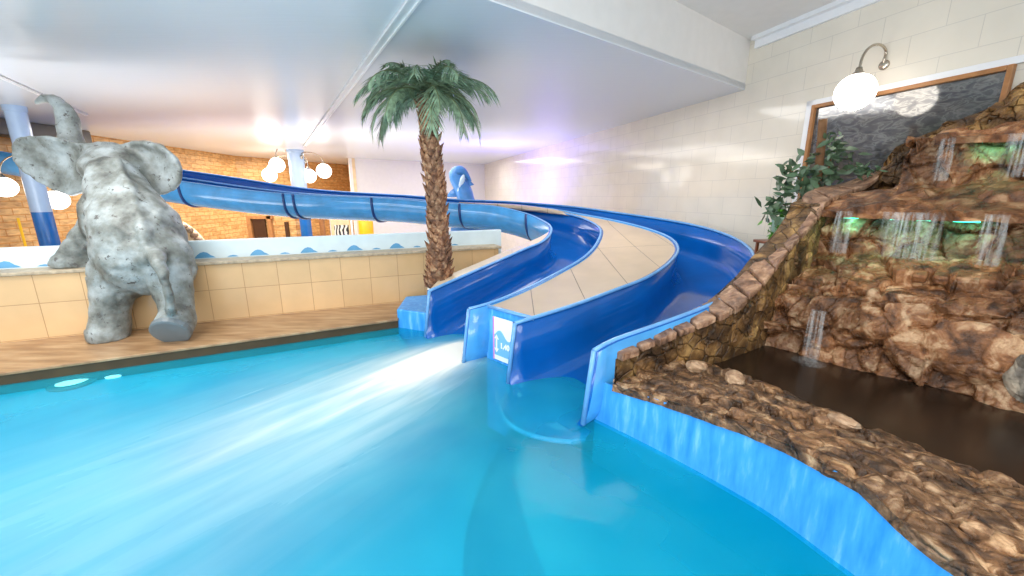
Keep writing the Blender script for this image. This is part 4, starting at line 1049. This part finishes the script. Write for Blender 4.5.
# falling water
def stream(s0, s1, x, z0, z1, lab, out=.05, cat='waterfall'):
    n, m_ = 10, 14; V = []
    o0 = B0+E*((s0+s1)/2)+NN*x+Vector((0,0,z1))
    for i in range(n):
        s = s0+(s1-s0)*i/(n-1.)
        for j in range(m_):
            t = j/(m_-1.); V.append(B0+E*s+NN*(x-out*sqrt(t)+.012*sin(i*1.9+j*.3))+Vector((0,0,z0+(z1-z0)*t))-o0)
    Fc = [(i*m_+j, (i+1)*m_+j, (i+1)*m_+j+1, i*m_+j+1) for i in range(n-1) for j in range(m_-1)]
    o = raw('water_stream', V, Fc, M['fall'], None, True); o.location = o0; so = o.modifiers.new('t', 'SOLIDIFY'); so.thickness = .012
    tag(o, lab, cat, 'streams of falling water'); return o
stream(.30, .44, .69, 1.69, 1.27, 'narrow stream off the middle shelf nearest the side wall')
stream(.66, 1.08, .68, 1.69, 1.27, 'wide water curtain off the middle shelf')
stream(1.30, 1.44, .68, 1.69, 1.27, 'slim stream off the middle shelf right of the wide curtain')
stream(.40, .52, -.06, .80, .31, 'thin stream splashing into the dark basin', .05)
stream(.90, 1.0, 1.08, 2.36, 1.98, 'narrow trickle off the left end of the top shelf')
stream(1.3, 1.6, 1.08, 2.36, 2.0, 'pale water curtain off the top shelf at the right frame edge')
mb = MB(); p = B0+E*.46+NN*-.12
V = []; Fc = []
for i in range(5):
    for j in range(20):
        a = 2*pi*j/20; r = .02+.03*i; V.append((r*cos(a)*1.0, r*sin(a), (.03 if i < 2 else .012)*(1-i/4.)+.004))
Fc = [(i*20+j, i*20+(j+1)%20, (i+1)*20+(j+1)%20, (i+1)*20+j) for i in range(4) for j in range(20)]
o = raw('water_splash', V, Fc, M['fall'], None, True); o.location = (p.x, p.y, BAS); tag(o, 'pale splash where the thin stream hits the dark basin', 'splash')

# ------------------------------------------------------------------ silver window on the tiled wall
wa = Vector((wx(6.22), 6.22, 0)); wb = Vector((wx(4.35), 4.35, 0)); wd = (wb-wa); Lw = wd.length; wang = atan2(wd.y, wd.x)
we = empty('window_1', wa-wn*.005+Vector((0,0,1.75))); we.rotation_euler = (0,0,wang); we['kind'] = S
# local x along the wall towards the camera; room side is local -y
HW = 1.32
mb = MB(); mb.box((0,-.004,0), (Lw,.0,HW)); mb.build('pane', M['foil'], we)
for x0, x1, z0, z1 in ((-.01,.04,0,HW+.04), (Lw-.04,Lw+.01,0,HW+.04), (.04,Lw-.04,HW-.01,HW+.04), (.04,Lw-.04,0,.06)):
    mb = MB(); mb.box((x0,-.055,z0), (x1,.0,z1)); bevel(mb.build('window_frame', M['wood_frame'], we), .008)
mb = MB(); mb.box((-.1,-.03,-.05), (-.01,.0,HW+.11)); mb.box((-.1,-.03,HW+.04), (Lw+.1,.0,HW+.11)); mb.build('window_reveal', M['pale_trim'], we)

# ------------------------------------------------------------------ plant by the wall
def leafset(mb, c, n, spread, size, seed, droop=.3):
    rnd = random.Random(seed)
    for k in range(n):
        p = Vector(c)+Vector((rnd.gauss(0,spread[0]), rnd.gauss(0,spread[1]), rnd.gauss(0,spread[2])))
        d = Vector((rnd.gauss(0,1), rnd.gauss(0,1), rnd.gauss(-droop,.6))).normalized(); s = d.orthogonal().normalized(); s = (Matrix.Rotation(rnd.random()*6.28, 3, d) @ s); nn = d.cross(s)
        l = size*(.7+.6*rnd.random()); w = l*.2
        mb.add([p, p+d*l*.35+s*w, p+d*l*.7+s*w*.7-nn*l*.05, p+d*l-nn*l*.12, p+d*l*.7-s*w*.7-nn*l*.05, p+d*l*.35-s*w, p+d*l*.5-nn*l*.02], [(0,1,6),(1,2,6),(2,3,6),(3,4,6),(4,5,6),(5,0,6)])
YP = 5.3
pb_ = at(806, 225, YP); gz = .55
pl_ = empty('potted_ficus', (pb_.x, pb_.y, gz)); tag(pl_, 'leafy ficus tied to a rough stake in front of the silver window', 'plant'); OP = pl_.location.copy()
mb = MB(); mb.lathe([(.14,0),(.2,.36),(.22,.38),(.22,.42),(.18,.42),(.17,.36)], (0,0,0), 22); mb.build('pot', M['stand'], pl_, True)
def tb(P, r, name, mat):
    mb = MB(); Q = cat_rom([p-OP for p in P], 24); mb.tube(Q, [r*(1-.5*k/23) for k in range(24)], 8); mb.build(name, mat, pl_, True)
basep = Vector((pb_.x, pb_.y, gz+.3))
mb = MB(); Q = cat_rom([basep-OP, at(816,190,YP)-OP, at(823,119,YP-.1)-OP], 20); mb.tube(Q, [.045+.006*noise.noise(q*20) for q in Q], 10); mb.build('stake', M['stem'], pl_, True)
tb([basep, at(805,195,YP), at(800,180,YP), at(790,170,YP)], .018, 'stem', M['stem'])
tb([basep, at(795,210,YP), at(786,205,YP), at(776,205,YP)], .018, 'stem', M['stem'])
tb([basep, at(826,180,YP+.1), at(832,150,YP+.1)], .018, 'stem', M['stem'])
mb = MB()
for k, (px, py, n, sp, sz) in enumerate(((784,203,30,.10,.16),(792,188,28,.10,.16),(803,168,22,.08,.15),(833,176,34,.08,.14),(836,158,34,.08,.13),(831,142,26,.06,.12),(776,212,22,.09,.15),(788,174,14,.08,.14),(812,185,20,.08,.14),(822,158,14,.05,.12))):
    leafset(mb, at(px, py, YP+random.uniform(-.1,.15))-OP, int(n*1.45), (sp,sp,sp*.9), sz, k+3)
mb.build('foliage', M['leaf'], pl_, False)
p2 = at(781, 236, 5.2); fe = empty('small_fern', (p2.x, p2.y, gz)); tag(fe, 'bright green small plant in a pale pot left of the ficus', 'plant')
OF = fe.location.copy(); zt = at(779, 217, 5.2).z-OF.z
mb = MB(); mb.lathe([(.10,zt-.30),(.13,zt-.02),(.14,zt),(.11,zt),(.10,zt-.05)], (0,0,0), 20); mb.build('pot', M['pot'], fe, True)
mb = MB(); leafset(mb, (0,-.06,zt-.12), 70, (.09,.07,.06), .12, 21, .6); leafset(mb, (0,0,zt+.03), 30, (.08,.07,.03), .1, 22, 0); mb.build('foliage', M['leaf_bright'], fe)
# the plant stand carrying the small plant
p3 = at(773, 240, 5.2); se = empty('plant_stand', (p2.x-.06, p2.y, gz)); tag(se, 'red brown wooden stand under the bright green small plant', 'plant stand'); hs = zt-.30
mb = MB(); mb.box((-.2,-.16,hs-.035), (.2,.16,hs)); bevel(mb.build('top', M['stand'], se), .008)
for sx in (-.17,.15):
    for sy in (-.13,.11):
        mb = MB(); mb.box((sx,sy,0), (sx+.03,sy+.03,hs-.035)); mb.build('leg', M['stand'], se)
# sprig growing on the step of the side wall
p4 = at(862, 173, 4.9); mb = MB(); leafset(mb, (0,0,.05), 46, (.06,.05,.025), .09, 31, 0)
for k in range(7): mb.tube([(0,0,-.02), (.05*cos(k),.05*sin(k),.05)], .004, 5)
o = mb.build('leafy_sprig', M['leaf']); o.location = (p4.x, p4.y, p4.z-.02); tag(o, 'small dark leafy sprig on the flat step of the stone side wall', 'plant')

# ------------------------------------------------------------------ lights
def lamp(name, kind, loc, energy, col, size=.5, rot=None, sy=None):
    ld = bpy.data.lights.new(name, kind); ld.energy = energy; ld.color = col
    if kind == 'AREA':
        ld.size = size
        if sy: ld.shape = 'RECTANGLE'; ld.size_y = sy
    else: ld.shadow_soft_size = size
    o = bpy.data.objects.new(name, ld); COL.objects.link(o); o.location = loc
    if rot: o.rotation_euler = rot
    return o
lamp('rear_fill_light', 'AREA', (-3.0, -2.4, 1.7), 290, (.97,.99,1), 8, (pi*.5+.75, 0, 0), 2.2)  # unseen fill added behind the camera, tilted up to brighten the ceiling
lamp('near_fill_light', 'AREA', (.5, .3, 4.3), 150, (1,.98,.95), 3.5, (0,0,0), 2.5)  # unseen overhead fill added to light the near pool
lamp('hall_up_fill', 'AREA', (-3.6, 7.3, .75), 14, (1,.97,.94), 2.2, (pi,0,0), 1.2)  # these four up-facing fills are added, hidden from view, to brighten the ceiling
lamp('hall_up_fill', 'AREA', (-7.0, 6.6, .75), 80, (1,.97,.94), 3, (pi,0,0), 1.2)
lamp('hall_up_fill', 'AREA', (-5.5, 12.5, .9), 95, (1,.96,.92), 5, (pi,0,0), 1.5)
lamp('hall_up_fill', 'AREA', (-1.0, 12.8, .9), 35, (.97,.96,1), 3, (pi,0,0), 1.5)
lamp('pool_fill_light', 'AREA', (-4.5, 3.4, 3.55), 130, (1,.96,.9), 2.5, (0,0,0), 2.0)  # added downward fill over the deck side, source unseen
lamp('hall_warm_fill', 'AREA', (-9.0, 13.0, 3.5), 330, (1,.92,.8), 3, (0,0,0))  # these two warm area fills are added to light the ochre walls
lamp('hall_warm_fill', 'AREA', (-10.0, 18.5, 3.5), 300, (1,.92,.8), 3, (0,0,0))
lamp('hall_fill', 'AREA', (-4.0, 13.0, 3.5), 200, (1,.96,.92), 4, (0,0,0))  # this and the next two are added downward fill for hall and slides
lamp('hall_fill', 'AREA', (-2.5, 19.5, 3.5), 110, (1,.96,.92), 3, (0,0,0))
lamp('hall_fill', 'AREA', (1.2, 7.0, 3.55), 85, (1,.97,.93), 2, (0,0,0))
lamp('corner_blue_lamp', 'AREA', (-.6, 14.6, 1.7), 170, (.25,.2,1), .8, (pi*.85,.25,0))
w = bpy.data.worlds.new('world'); sc.world = w; w.use_nodes = True
w.node_tree.nodes['Background'].inputs[0].default_value = (.9,.95,1,1); w.node_tree.nodes['Background'].inputs[1].default_value = 1.7

vs = sc.view_settings; vs.view_transform = 'Standard'; vs.look = 'None'; vs.gamma = 1; vs.exposure = 0; vs.use_curve_mapping = False
sc.cycles.max_bounces = 8; sc.cycles.diffuse_bounces = 5; sc.cycles.transparent_max_bounces = 12
sc.cycles.use_denoising = True
sc.cycles.sample_clamp_indirect = 8
